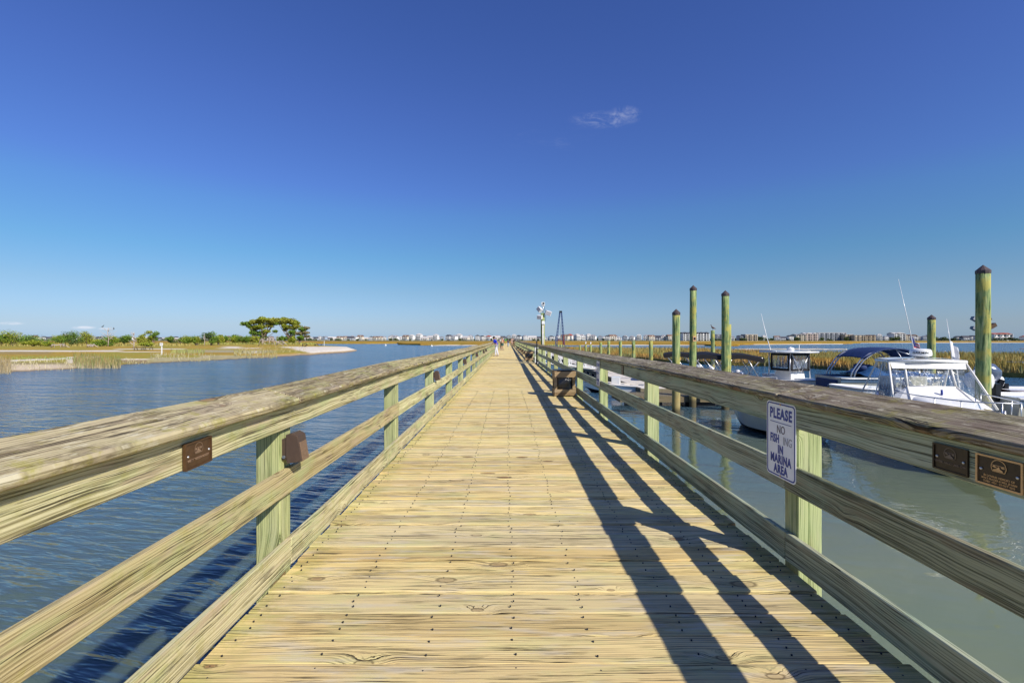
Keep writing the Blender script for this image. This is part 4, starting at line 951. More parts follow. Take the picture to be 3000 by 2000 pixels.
condo('apartment_building', 2493, 2525, 982, 850, 3, 'tan', 'grey', 'left tan row building right of the hotel', 'flat', 5); condo('apartment_building', 2524, 2556, 981, 850, 3, 'tan', 'brown', 'right tan row building with brown roof', 'gable', 5, 3)
condo('apartment_building', 2608, 2641, 973.5, 850, 4, 'white', 'pale', 'tall white house above the low far shore trees', 'gable', 4, 1); condo('apartment_building', 2646, 2676, 980, 850, 3, 'cream', 'brown', 'cream building left of the boat antenna', 'gable', 4, 2)
condo('large_house', 2898, 2952, 975, 850, 2, 'white', 'red', 'wide white building with long red roof right of the tallest pile', 'gable', 6, 1)
# far shore bushes
def bush_proto(seed, lab):
    rn_ = np.random.default_rng(seed); rg2 = random.Random(seed); cl_ = [(rg2.uniform(-3.5, 3.5), rg2.uniform(-2, 2), rg2.uniform(1, 3.2), 2.4, 2.2, 1.7, rg2.choice([(.05, .08, .025), (.08, .11, .03), (.04, .06, .02)])) for k in range(5)]
    V_, F_, C_ = leaf_cluster(cl_, 420, .55, rn_); r = empty('shore_tree', (0, 0, 0), 0, lab, 'tree', 'dark trees between the far shore houses'); mb = MB(); limbs(mb, (0, 0, -.3), [c[:3] for c in cl_], .16, rg2, n=5); mb.build('trunk', M_TRUNK, r); np_mesh('crown', V_, F_, M_LEAF, C_, r); return r
BP = [bush_proto(s_, 'dark green scrubby tree between the far shore houses') for s_ in (1, 2, 3)]
kmap = {}
for c in bpy.data.objects:
    if c.parent: kmap.setdefault(c.parent, []).append(c)
u = -100.; first = [True]*3
while u < 3150:
    k = rg.randrange(3); o = BP[k] if first[k] else copy_tree(BP[k], None, kmap); first[k] = False
    d = rg.uniform(785, 1000); o.location = ((u-1487)*d/F, d, ZW+.9); s_ = rg.uniform(.7, 1.35)*(1.25 if u > 2100 else .9); o.scale = (s_*1.2, s_, s_); o.rotation_euler.z = rg.uniform(0, 6)
    u += rg.uniform(9, 24) if u < 2100 else rg.uniform(7, 18)
print('houses', nH)
# ================================================================ PILES
def pile(u, d, vt, r, label, cap=True, group='mooring piles beside the pier', name='mooring_pile', x=None):
    z = HC+(994-vt)*d/F; X_ = (u-1487)*d/F if x is None else x; ch = r*1.0 if cap else 0
    root = empty(name, (X_, d, ZW), random.uniform(0, 6), label, 'pile', group); H = z-ZW-ch
    mb = MB(); n = 9; lean = random.uniform(-.01, .01)
    mb.tube([(lean*H*(1-k/n), 0, -1.2+(H+1.2)*k/n) for k in range(n+1)], [r*(1.08-.08*k/n)*random.uniform(.985, 1.015) for k in range(n+1)], 18); mb.build('shaft', PILE, root)
    if cap: mb = MB(); mb.lathe([(r*1.06, H-.10), (r*1.09, H-.02), (r*1.08, H+.01), (r*.1, H+ch), (.01, H+ch+.01)], n=12, sm=False); mb.build('cap', M_CAPD, root)
    return root
pA = pile(1981, 20.2, 905.5, .155, 'tall capped pile standing left of the pair by the floating dock', name='mooring_pile')
pB = pile(2031, 23.4, 836, .158, 'tallest capped pile of the three, with a small orange tag'); pC = pile(2125, 22.5, 851, .165, 'tall capped pile right of the three, beside the white boat hoods')
mb = MB(); mb.box((0, -.165, 0), (.16, .01, .26)); tg_ = mb.build('tag_plate', plain('orange_tag', (.55, .33, .16), .6), pB); tg_.location = (.0, 0, HC+(994-992)*23.4/F-ZW); pB.rotation_euler.z = 0.
mb = MB(); mb.box((0, 0, 0), (.10, .004, .12)); o_ = mb.build('tag_mark', M_BLACK, tg_); o_.location = (0, -.172, 0)
pD = pile(2088, 38, 968, .145, 'thinner uncapped pile with a brown bird perched on top', cap=False)
bird(Vector((pD.location.x, 38, HC+(994-968)*38/F)), 2.6, .45, 'brown pelican like bird perched on the thin pile', m_=plain('brown_feathers', (.10, .05, .04), .7))
pE = pile(2134, 27, 950, .15, 'pile half hidden behind the right capped pile', cap=False)
pF = pile(2880, 16.5, 777, .195, 'very tall capped pile at the right edge beside the white cabin boat'); pG = pile(2729, 27.5, 922, .185, 'capped pile behind the round radar dome of the cabin boat')
short = [(1907, 998, 'nearest short pile in front of the black boat canopy'), (1856, 998, 'short pile left of the black boat canopy'), (1817.5, 999, 'short uncapped pile fourth from the black canopy side'), (1783.5, 998.5, 'dark sided short pile in the dock row'), (1760, 1002, 'short pile right of the two gull topped piles'),
         (1730.5, 1010, 'right one of the two short piles topped by gulls'), (1716, 1009, 'left one of the two short piles topped by gulls'), (1699, 1010, 'small short pile left of the gull topped piles')]
for u, vt, lb in short:
    d = 10.0*F/(u-1487); q = pile(u, d, vt, .135, lb, False, 'short piles along the floating dock', 'dock_pile')
    if 'gull' in lb and 'right of' not in lb and 'left of' not in lb: bird(Vector((q.location.x, d, HC+(994-vt)*d/F)), 1.2, .42, 'gull perched on the '+('left' if u < 1720 else 'right')+' short pile of the pair', m_=M_GULL)
for i, u in enumerate((1651, 1644, 1636, 1630, 1624, 1618, 1612, 1606)):
    d = 10.0*F/(u-1487); pile(u, d, 1009, .14, 'distant short pile in the packed dock row behind the blue crane', False, 'distant dock piles behind the crane', 'dock_pile')

# ================================================================ FLOATING DOCK AND GANGWAY
def dock(name, x0, x1, y0, y1, z, m_top, label, m_side=None, fl=True):
    root = empty(name, ((x0+x1)/2, (y0+y1)/2, ZW), 0, label, 'floating dock'); W_, L_ = x1-x0, y1-y0; t_ = z-ZW
    mb = MB()
    if L_ >= W_:
        n = int(L_/.16)
        for k in range(n): mb.box((0, -L_/2+L_*(k+.5)/n, t_-.02+random.uniform(-.003, .003)), (W_, L_/n-.012, .04))
    else:
        n = int(W_/.16)
        for k in range(n): mb.box((-W_/2+W_*(k+.5)/n, 0, t_-.02+random.uniform(-.003, .003)), (W_/n-.012, L_, .04))
    mb.build('deck_boards', m_top, root)
    mb = MB(); mb.box((-W_/2-.03, 0, t_-.16), (.06, L_+.12, .26)); mb.box((W_/2+.03, 0, t_-.16), (.06, L_+.12, .26)); mb.box((0, -L_/2-.03, t_-.16), (W_, .06, .26)); mb.box((0, L_/2+.03, t_-.16), (W_, .06, .26)); mb.build('edge_beams', m_side or W_DARK, root)
    mb = MB(); nn = max(2, int(max(L_, W_)/2.6))
    for k in range(nn):
        if L_ >= W_: mb.box((0, -L_/2+L_*(k+.5)/nn, t_/2-.25), (W_*.9, 1.5, .5))
        else: mb.box((-W_/2+W_*(k+.5)/nn, 0, t_/2-.25), (1.5, L_*.9, .5))
    mb.build('floats', M_BLACK, root); return root
zd = ZW+.5
dock('floating_dock', 7.7, 9.5, 27.5, 100, zd, M_PALED, 'long pale floating dock running parallel to the pier'); dock('finger_dock', 5.6, 13.5, 23.6, 25.4, zd, W_DARK, 'dark wooden finger dock with black floats behind the second right post')
dock('finger_dock', 15.2, 17.2, 9.0, 18.5, zd+.15, M_GDOCK, 'grey boarded dock at the right edge behind the bow rail')
gw = empty('gangway', (0, 0, 0), 0, 'white railed gangway sloping from the gate down to the floating dock', 'gangway')
a0, b0 = Vector((2.25, 30.2, -.02)), Vector((8.4, 41.5, zd+.06)); dr = (b0-a0); acr = Vector((dr.y, -dr.x, 0)).normalized()*.55
mb = MB(); mb.bar(a0, b0, 1.1, .06); mb.build('ramp', M_PALED, gw)
for s_ in (-1, 1):
    mb = MB(); N_ = 8
    for z_ in (.08, 1.0): mb.bar(a0+acr*s_+Vector((0, 0, z_)), b0+acr*s_+Vector((0, 0, z_)), .07, .08)
    for k in range(N_+1):
        p = a0.lerp(b0, k/N_)+acr*s_; mb.bar(p, p+Vector((0, 0, 1.0)), .05, .05)
        if k < N_: q = a0.lerp(b0, (k+1)/N_)+acr*s_; mb.bar(p+Vector((0, 0, 1.0)), q+Vector((0, 0, .08)), .04, .04)
    mb.build('handrail', M_WHITE, gw)
# slender white davit / ladder rails by the dock
ld = empty('boarding_ladder', (6.6, 33, 0), .5, 'white boarding ladder leaning at the lower end of the gangway', 'ladder'); mb = MB()
for s_ in (-.2, .2): mb.tube([(s_, 0, ZW-.3), (s_-.1, .2, -.55), (s_-.2, .35, -.5)], .025, 6)
for k in range(5): mb.tube([(-.2-.03*k, .04*k, ZW+.1+.24*k), (.2-.03*k, .04*k, ZW+.1+.24*k)], .018, 5)
mb.build('frame', M_WHITE, ld)

# ================================================================ BOATS
def loft(L_, B, fs, fb, kd=.35, full=.5, tip=.03, zt=.09, n=14, transom=.92):
    """hull sections from stern (x=-L/2) to bow; returns side, bottom and deck builders"""
    side = MB(); bot = MB(); deck = MB(); secs = []
    for i in range(n+1):
        t_ = i/n; x = -L_/2+L_*t_; k = max(0, (t_-full)/(1-full)); b = B/2*(transom+(1-transom)*min(1, t_*2.5))*(1-k**2.2)+tip; z = fs+(fb-fs)*t_**1.7
        kz = -kd*(1-max(0, (t_-.62)/.38)**2.4)+max(0, (t_-.62)/.38)**3.5*(z-.1)*.9; bc = b*(.86-.36*k); cz = zt+max(0, (t_-.55)/.45)**2*(z-.1)*.45
        xr = x+max(0, (t_-.8)/.2)**2*.0; secs.append((x, b, z, kz, bc, cz))
    S_, Bt, Dk = [], [], []
    for x, b, z, kz, bc, cz in secs:
        S_.append([(x, -bc, cz), (x, -(bc*.35+b*.65), cz*.4+z*.6), (x, -b*1.0, z-.07), (x, -b-.02, z-.03), (x, -b, z)]); Bt.append([(x, -bc, cz), (x, -bc*.5, (cz+kz)*.5-.02), (x, 0, kz), (x, bc*.5, (cz+kz)*.5-.02), (x, bc, cz)])
        Dk.append([(x, -b, z), (x, -max(b-.14, .0), z+.02), (x, -max(b-.17, 0), z-.08), (x, 0, z-.03), (x, max(b-.17, 0), z-.08), (x, max(b-.14, 0), z+.02), (x, b, z)])
    side.grid(S_); side.grid([[(p[0], -p[1], p[2]) for p in r] for r in S_]); bot.grid(Bt); deck.grid(Dk, sm=False)
    x, b, z, kz, bc, cz = secs[0]; side.add([(x, -b, z), (x, -bc, cz), (x, 0, kz), (x, bc, cz), (x, b, z)], [(0, 1, 2, 3, 4)]); return side, bot, deck, secs
def boat_root(loc, heading, label, cat='boat', name='motorboat'):
    return empty(name, loc, math.atan2(heading[1], heading[0]), label, cat)
def hull(root, L_, B, fs, fb, m_side=M_WHITE, m_bot=M_BLACK, m_deck=M_WHITE, stripe=None, **kw):
    s_, b_, d_, secs = loft(L_, B, fs, fb, **kw); h = s_.build('hull', m_side, root); b_.build('hull_bottom', m_bot, root); d_.build('deck', m_deck, root)
    if stripe:
        mb = MB(); rows = [[(x, -(bc*.12+b*.88)-.012, cz*.25+z*.75-.0), (x, -b-.016, z-.05)] for x, b, z, kz, bc, cz in secs]; mb.grid(rows); mb.grid([[(p[0], -p[1], p[2]) for p in r] for r in rows]); mb.build('stripe', stripe, root)
    mb = MB(); pt = [(x, -b-.03, z-.05) for x, b, z, *_ in secs]+[(x, b+.03, z-.05) for x, b, z, *_ in reversed(secs)]; mb.tube(pt, .028, 6); mb.build('rub_rail', M_GDOCK if m_side is M_WHITE else M_WHITE, root); return secs
def outboard(root, x, y, z, m_cowl, s=1., tilt=0., leg=True):
    ob = bpy.data.objects.new('outboard_motor', MB().box((0, 0, 0), (.12*s, .24*s, .5*s)).mesh()); COL.objects.link(ob); ob.data.materials.append(M_BLACK); ob.parent = root; ob.location = (x, y, z); ob.rotation_euler = (0, tilt, 0)
    mb = MB(); rows = []
    for t_ in np.linspace(0, 1, 9):
        zz = .12+.52*t_; r = (1-abs(t_*1.6-.65)**2.6*.55)*(.98 if t_ < .85 else .72) if t_ < 1 else .25
        rows.append([(-.33*s+(.36*s*r)*math.cos(a)*(1.05 if math.cos(a) < 0 else .9)-.04*s*t_, .23*s*r*math.sin(a)*(1-.15*math.cos(a)), zz*s) for a in np.linspace(0, 2*math.pi, 16, endpoint=False)])
    mb.grid(rows, closed=True); mb.add(rows[-1], [tuple(range(16))]); mb.add(rows[0], [tuple(range(16))]); mb.build('cowling', m_cowl, ob)
    if leg:
        mb = MB(); mb.prism([(-.48*s, .12*s), (-.14*s, .12*s), (-.18*s, -.55*s), (-.2*s, -.95*s), (-.44*s, -.95*s), (-.40*s, -.5*s)], -.06*s, .06*s, 'y'); mb.tube([(-.05*s, 0, -.82*s), (-.25*s, 0, -.82*s), (-.55*s, 0, -.82*s)], [.02*s, .08*s, .06*s], 8); mb.build('lower_unit', m_cowl, ob)
    return ob
def rail_tube(root, pts_, stanch, z0, m_=M_ALU, name='bow_rail', r=.016):
    mb = MB(); mb.tube(pts_, r, 7)
    for p in stanch: mb.tube([(p[0], p[1], z0), p], r*.9, 6)
    return mb.build(name, m_, root)

# -- white boat with hard top and black curtains (across the channel, in front of the marsh)
B1 = boat_root((16.5, 28.0, ZW), (.32, -.947), 'white boat with black curtained hard top and long antenna, in front of the marsh')
hull(B1, 6.6, 2.3, .85, 1.22)
outboard(B1, -3.35, 0, .55, M_GREYCOWL, 1.15)
mb = MB(); mb.prism([(-.55, .6), (.65, .6), (.5, 1.45), (.3, 1.62), (-.35, 1.62), (-.5, 1.3)], -.55, .55, 'y'); mb.build('console', M_WHITE, B1, .03)
mb = MB(); mb.box((1.0, 0, .85), (.7, .8, .5)); mb.box((-1.2, 0, .9), (.5, 1.0, .7)); mb.build('seat', M_WHITE, B1, .04)
mb = MB(); mb.grid([[(x, y, 2.62+.05*math.cos(y*1.3)-.02*abs(x)) for y in np.linspace(-1.0, 1.0, 9)] for x in np.linspace(-1.15, 1.05, 7)]); mb.grid([[(x, y, 2.52) for y in np.linspace(-1.0, 1.0, 3)] for x in (-1.15, 1.05)]); mb.tube([(-1.15, -1, 2.57), (1.05, -1, 2.57), (1.2, 0, 2.57), (1.05, 1, 2.57), (-1.15, 1, 2.57), (-1.15, -1, 2.57)], .055, 6); mb.build('hard_top', M_WHITE, B1)
mb = MB()
for sy in (-1, 1):
    mb.tube([(.75, sy*.75, .95), (.68, sy*.74, 1.7), (.7, sy*.72, 2.5)], .035, 6); mb.tube([(-.75, sy*.75, .95), (-.7, sy*.74, 1.7), (-.75, sy*.72, 2.5)], .035, 6); mb.tube([(.74, sy*.05, 1.45), (.74, sy*.66, 2.45)], .028, 6)
mb.build('tower_frame', M_ALU, B1)
mb = MB()
for sy in (-1, 1):
    mb.box((.62, sy*.73, 2.0), (.16, .02, 1.0)); mb.box((-.55, sy*.73, 2.0), (.12, .02, 1.0)); mb.box((.05, sy*.735, 2.44), (1.3, .02, .14)); mb.box((.05, sy*.735, 1.57), (1.3, .02, .14)); mb.box((.72, sy*.64, 2.0), (.02, .16, 1.0))
mb.box((.72, 0, 2.46), (.02, 1.4, .16)); mb.box((.72, 0, 1.56), (.02, 1.4, .14)); mb.build('curtain', M_BLACKC, B1)
mb = MB(); mb.box((.70, 0, 2.0), (.012, 1.14, .78)); mb.box((.05, .72, 2.0), (1.05, .01, .74)); mb.box((.05, -.72, 2.0), (1.05, .01, .74)); mb.build('windshield', M_VINYL, B1)
mb = MB(); mb.lathe([(.16, 0), (.2, .05), (.17, .14), (.05, .18)], (.1, 0, 2.66), 12); mb.tube([(-.9, -1.25, 2.62), (-.2, -1.2, 2.66), (.3, -1.3, 2.62)], .03, 6); mb.tube([(-.9, 1.25, 2.62), (-.2, 1.2, 2.66), (.3, 1.3, 2.62)], .03, 6); mb.tube([(.4, .3, 2.62), (.4, .3, 2.98)], .02, 5); mb.tube([(-.6, .8, 2.62), (-.6, .8, 2.86)], .03, 6); mb.build('roof_gear', M_WHITE, B1)
mb = MB(); mb.tube([(-.5, -.85, 2.62), (-.75, -.95, 3.6), (-1.05, -1.0, 4.85)], [.03, .02, .008], 6); mb.build('antenna', M_WHITE, B1)
mb = MB(); mb.tube([(2.9, .3, 1.2), (2.8, .9, .7), (2.7, 1.6, .1)], .02, 5); mb.build('mooring_line', M_ROPE, B1)

# -- deck boat with navy canopy on an arch, raised on a blue float
LZ = .35
fl_ = empty('boat_lift_float', (19.2, 24.1, ZW), math.atan2(-.12, 1), 'navy blue drive on float under the blue canopied boat', 'boat float'); mb = MB(); mb.box((0, 0, .12), (5.9, 2.5, .55)); mb.build('float', M_NAVY, fl_, .08, 3); mb = MB()
for sy in (-.8, .8): mb.tube([(-2.8, sy, .40), (2.8, sy, .40)], .07, 8)
mb.build('roller_bunk', M_BLACK, fl_)
B2 = boat_root((18.9, 24.0, ZW+LZ+.10), (1, -.12), 'cream and blue deck boat with navy canopy on a curved arch and blue tarp'); B2.scale = (.98, 1.1, 1.05)
hull(B2, 5.4, 2.3, .95, 1.05, M_CREAM, M_NAVY, M_BLUEHULL, stripe=M_BLUEHULL, full=.75)
mb = MB()
for sy in (-.98, .98):
    for o_ in (0, .16): mb.tube([(-2.25+o_, sy, .75), (-2.1+o_, sy, 1.25), (-1.75+o_, sy, 1.75), (-1.35+o_, sy, 2.05), (-.7, sy, 2.24), (.1, sy, 2.28)], .032, 7)
    mb.tube([(.95, sy, .95), (.9, sy, 1.5), (.55, sy, 2.0), (-.1, sy, 2.22)], .03, 7); mb.tube([(1.15, sy, 1.0), (1.1, sy, 1.7), (.9, sy, 2.0)], .03, 7); mb.tube([(.9, sy, 1.95), (.2, sy, 1.75), (-.1, sy, 2.2)], .02, 6)
mb.build('arch_frame', M_ALU, B2)
mb = MB(); rows = []
for t_ in np.linspace(0, 1, 15):
    x = -1.62+2.85*t_; z = 1.86+.46*(1-abs(2*t_-1)**2.4)-.04*t_; rows.append([(x, y, z+.05*math.cos(y*1.4)-(.02 if abs(y) > .95 else 0)) for y in np.linspace(-1.06, 1.06, 9)])
mb.grid(rows); mb.grid([[(p[0], p[1], p[2]-.035) for p in r] for r in rows]); mb.tube(rows[0], .035, 6); mb.tube(rows[-1], .035, 6)
for k_ in (0, -1): mb.tube([r[k_] for r in rows], .035, 6)
mb.build('canopy', M_NAVY, B2)
mb = MB(); rows = []
for t_ in np.linspace(0, 1, 19):
    x = -1.5+3.9*t_; hmp = .10+.42*math.exp(-((t_-.17)/.10)**2)+.12*math.exp(-((t_-.6)/.2)**2); rows.append([(x, y, 1.0+hmp*max(0, 1-(abs(y)/1.06)**3)+.02*math.sin(x*17+y*9)) for y in np.linspace(-1.08, 1.08, 13)])
mb.grid(rows); mb.build('tarp_cover', M_TARP, B2)
mb = MB(); mb.lathe([(.16, 0), (.30, .12), (.28, .3), (.12, .38)], (-1.25, -.2, 1.2), 12); mb.build('seat_back', M_NAVY, B2)
mb = MB(); mb.box((-2.66, 0, .62), (.32, 1.7, .40)); mb.build('swim_platform', M_NAVY, B2, .05)
mb = MB(); mb.box((-.9, -1.10, .62), (.03, .05, .62)); mb.build('strap', M_BLACK, B2)

# -- low white skiff: its bow shows under the rail, raised stern deck above it
B3 = boat_root((9.4, 17.2, ZW), (-.25, .968), 'white skiff with dark bottom moored bow away beside the pier, seen between the rails')
hull(B3, 3.7, 1.6, .9, 1.15, M_CREAM, M_BLACK, M_WHITE, zt=.16)
mb = MB(); mb.box((.2, 0, .95), (.5, 1.2, .2)); mb.build('seat', M_CREAM, B3, .04)
outboard(B3, -1.85, .0, .55, M_GREYCOWL, .7, .0)

# -- stern deck of a white boat with blue lettering, between the canopied boat and the cabin boat
B6 = boat_root((15.1, 20.0, ZW), (-1, .05), 'low white boat with blue lettering on its bow side, between canopied boat and cabin boat')
hull(B6, 3.2, 1.7, 1.25, 1.42, M_WHITE, M_BLACK, M_WHITE, full=.7); outboard(B6, -1.35, 0, 1.15, M_GREYCOWL, 1.0)
o_ = text_mesh('Sea', .34, M_SBLUE, B6, (.05, .885, 1.17), 1, .012, depth=.01); o_.rotation_euler = (R(90), 0, R(180))
mb = MB(); mb.tube([(-.25, .88, 1.08), (-.1, .89, 1.01), (.2, .89, 1.06), (.5, .88, .98)], .02, 6); mb.build('flourish', M_SBLUE, B6)

# -- white cabin boat with clear curtains, radar dome, flags (right)
B4 = boat_root((12.3, 14.25, ZW), (-.30, -.954), 'white cabin boat with clear vinyl curtains, round radar dome and flags, nearest on the right'); B4.scale = (.95, .92, .95)
hull(B4, 7.4, 2.6, 1.05, 1.45, M_WHITE, M_BLACK, M_WHITE)
cx0 = 0.
mb = MB(); mb.grid([[(x, y, 2.84+.07*math.cos(y*1.25)-.02*abs(x+.3)) for y in np.linspace(-1.02, 1.02, 11)] for x in np.linspace(-.5, .38, 7)]); mb.grid([[(x, y, 2.76) for y in (-1.02, 0, 1.02)] for x in (-.5, .38)])
mb.tube([(.38, -1.02, 2.80), (.46, 0, 2.83), (.38, 1.02, 2.80)], .05, 6); mb.tube([(-.5, -1.02, 2.79), (.38, -1.02, 2.79)], .045, 6); mb.tube([(-.5, 1.02, 2.79), (.38, 1.02, 2.79)], .045, 6); mb.tube([(-.5, -1.02, 2.79), (-.5, 1.02, 2.79)], .045, 6); mb.build('hard_top', M_WHITE, B4)
# windscreen frame, slanting forward to the cabin top
mb = MB(); T_ = lambda s, y: (.40, s*y, 2.74)
for s_ in (-1, 1):
    mb.tube([(.38, s_*.58, 2.74), (.66, s_*.62, 2.05)], .034, 6); mb.tube([(.38, s_*1.0, 2.76), (1.35, s_*1.25, 1.5)], .03, 6); mb.tube([(-.45, s_*1.0, 2.76), (-1.5, s_*1.24, 1.25)], .028, 6); mb.tube([(.66, s_*.62, 2.05), (1.35, s_*.80, 1.62)], .03, 6)
    mb.tube([(-.1, s_*.98, 2.76), (-.2, s_*1.22, 1.25)], .02, 6); mb.tube([(.35, s_*.55, 2.5), (.1, s_*.45, 2.2), (.0, s_*.2, 2.05)], .022, 6); mb.tube([(.1, s_*.25, 2.05), (.0, s_*.42, 2.4), (-.05, s_*.5, 2.3), (0, s_*.52, 1.9)], .02, 6)
mb.tube([(.40, -.58, 2.70), (.40, .58, 2.70)], .05, 6); mb.tube([(.66, -.62, 2.05), (.66, .62, 2.05)], .03, 6); mb.build('canopy_frame', M_PVC, B4)
mb = MB(); mb.add([(.41, -.98, 2.76), (.41, .98, 2.76), (.50, .96, 2.58), (.50, -.96, 2.58)], [(0, 1, 2, 3)]); mb.add([(.66, -.62, 2.06), (.66, .62, 2.06), (1.45, .82, 1.55), (1.45, -.82, 1.55)], [(0, 1, 2, 3)])
for s_ in (-1, 1): mb.add([(.66, s_*.62, 2.06), (1.45, s_*.82, 1.55), (1.30, s_*1.22, 1.48), (.72, s_*.98, 1.80)], [(0, 1, 2, 3)])
mb.build('canvas_skirt', M_CANVAS_W, B4)
for s_ in (-1, 1):
    mb = MB(); mb.grid([[(.38+.95*t_-((.85+1.4*t_)*q), s_*(1.0+.24*t_+.012*math.sin(q*60)), 2.74-1.25*t_) for q in np.linspace(0, 1, 24)] for t_ in np.linspace(0, 1, 8)]); mb.build('side_curtain', M_VINYL2, B4)
mb = MB()
for s_ in (-1, 1): mb.add([(.39, s_*.60, 2.70), (.42, s_*.98, 2.70), (.74, s_*1.02, 1.80), (.66, s_*.64, 2.06)], [(0, 1, 2, 3)])
mb.add([(.40, -.56, 2.68), (.40, .56, 2.68), (.66, .60, 2.06), (.66, -.60, 2.06)], [(0, 1, 2, 3)]); mb.build('clear_curtain', M_VINYL, B4)
# cabin trunk, cockpit, helm seats
mb = MB(); rows = []
for x, hw, z in ((-.3, 1.0, 1.60), (.6, .98, 1.85), (1.4, .85, 1.78), (2.2, .62, 1.58), (2.9, .30, 1.42)): rows.append([(x, -hw, 1.12), (x, -hw*.92, z-.10), (x, -hw*.6, z), (x, hw*.6, z), (x, hw*.92, z-.10), (x, hw, 1.12)])
mb.grid(rows); mb.build('cabin_trunk', M_WHITE, B4)
for s_ in (-.45, .45): mb = MB(); mb.box((-.9, s_, 1.55), (.5, .5, .5)); mb.box((-1.13, s_, 1.95), (.10, .5, .6)); mb.build('helm_seat', M_CREAM if s_ > 0 else M_GREYCOWL, B4, .05)
mb = MB(); mb.tube([(1.0, .1, 2.0), (1.0, .1, 1.86)], .03, 7); mb.tube([(1.0, .1, 1.86), (1.0, .1, 1.7)], .02, 7); mb.build('brush', M_SBLUE, B4)
rd = bpy.data.objects.new('radar_dome', None); 
mb = MB(); mb.lathe([(.22, 0), (.315, .03), (.325, .08), (.31, .19), (.27, .235), (.12, .255), (.01, .26)], (0, 0, 0), 28); mb.v = [(v[0], v[1], v[2]) for v in mb.v]; rdo = mb.build('radar_dome', M_WHITE, B4); rdo.location = (-.08, .05, 2.93); rdo.scale = (.9, .9, 1); bpy.data.objects.remove(rd)
mb = MB(); mb.lathe([(.12, -.09), (.12, .01)], (0, 0, 0), 12); mb.build('mount', M_GDOCK, rdo)
txt = text_mesh('GARMIN', .095, M_BLACK, rdo, (0, 0, 0), 1.25, .0018, depth=.003)
for v in txt.data.vertices:        # wrap the lettering round the dome, facing forward and toward the pier
    a = v.co.x/.325+R(10); y_, z_ = v.co.y, v.co.z; v.co = Vector((math.cos(a)*.327, math.sin(a)*.327, .125+y_))
rdo.rotation_euler.z = R(-34)
def flag(root, base, h, kind, lean=(-.25, -.1)):
    b = Vector(base); tp = b+Vector((lean[0]*h, lean[1]*h, h)); mb = MB(); mb.tube([b, b.lerp(tp, .5)+Vector((.02, .0, 0)), tp], [.018, .012, .006], 6); an = mb.build('antenna', M_WHITE, root)
    mb = MB(); rows = []; n1_, n2_ = 14, 13
    for i in range(n2_):
        f = i/(n2_-1); p0 = b.lerp(tp, .12+.155*f*(.9/(h*.155)) if False else (.10+f*(.50/h)))
        rows.append([(p0.x+.07*math.sin(g_*7+f*2)*g_-(.05*g_), p0.y+.20*g_+.05*math.sin(g_*9), p0.z-.20*g_-.06*g_*g_) for g_ in np.linspace(0, 1, n1_)])
    mb.grid(rows)
    if kind == 'us':
        mats = [M_FR, M_FW, M_FB]; mi = []
        for i in range(n2_-1):
            for k in range(n1_-1): mi.append(2 if (i >= 5 and k < 6) else (0 if i % 2 == 0 else 1))
        if True:
            mb.mi = mi
        f_ = mb.build('flag', mats, an)
    else: f_ = mb.build('flag', [M_FW], an)
    return an
M_FR = plain('flag_red', (.42, .03, .05), .8, .2); M_FW = plain('flag_white', (.75, .75, .76), .8, .2); M_FB = plain('flag_blue', (.02, .035, .16), .8, .2)
# antenna feet and heights from the survey, in boat coordinates
bpy.context.view_layer.update(); inv = B4.matrix_world.inverted()
def loc4(u, v, d): return inv @ P(u, v, d)
b4a = loc4(2684, 1056, 15.0); t4a = loc4(2632, 818, 15.3); b4b = loc4(2790, 1056, 14.6); t4b = loc4(2773, 934, 14.8)
flag(B4, b4a, (t4a-b4a).z, 'us', ((t4a-b4a).x/(t4a-b4a).z, (t4a-b4a).y/(t4a-b4a).z)); flag(B4, b4b, (t4b-b4b).z, 'plain', ((t4b-b4b).x/(t4b-b4b).z, (t4b-b4b).y/(t4b-b4b).z))
# bow rail round the foredeck
pr = []; zr = 1.95
for t_ in np.linspace(-1, 1, 17):
    x = 3.75-2.9*abs(t_)**2.0; y_ = 1.12*math.copysign(abs(t_)**.62, t_) ; pr.append((x, y_, zr-.05*abs(t_)))
rail_tube(B4, pr, [pr[k] for k in (0, 3, 5, 8, 11, 13, 16)], 1.35)
for (x, y_) in ((-2.0, -1.2), (-1.2, -1.25), (1.9, -1.02), (2.5, -.75), (2.5, .75)): mb = MB(); mb.tube([(x, y_, 1.3), (x-.03, y_*1.02, 1.62)], .035, 8); mb.build('rod_holder', M_ALU, B4)
mb = MB(); mb.tube([(3.0+.25*math.cos(a), .1+.25*math.sin(a), 1.46+.012*a) for a in np.linspace(0, 18, 60)], .018, 5); mb.build('coiled_rope', M_ROPE, B4)
outboard(B4, -3.75, -.4, .5, M_GREYCOWL, .9, 0); outboard(B4, -3.75, .4, .5, M_GREYCOWL, .9, 0)

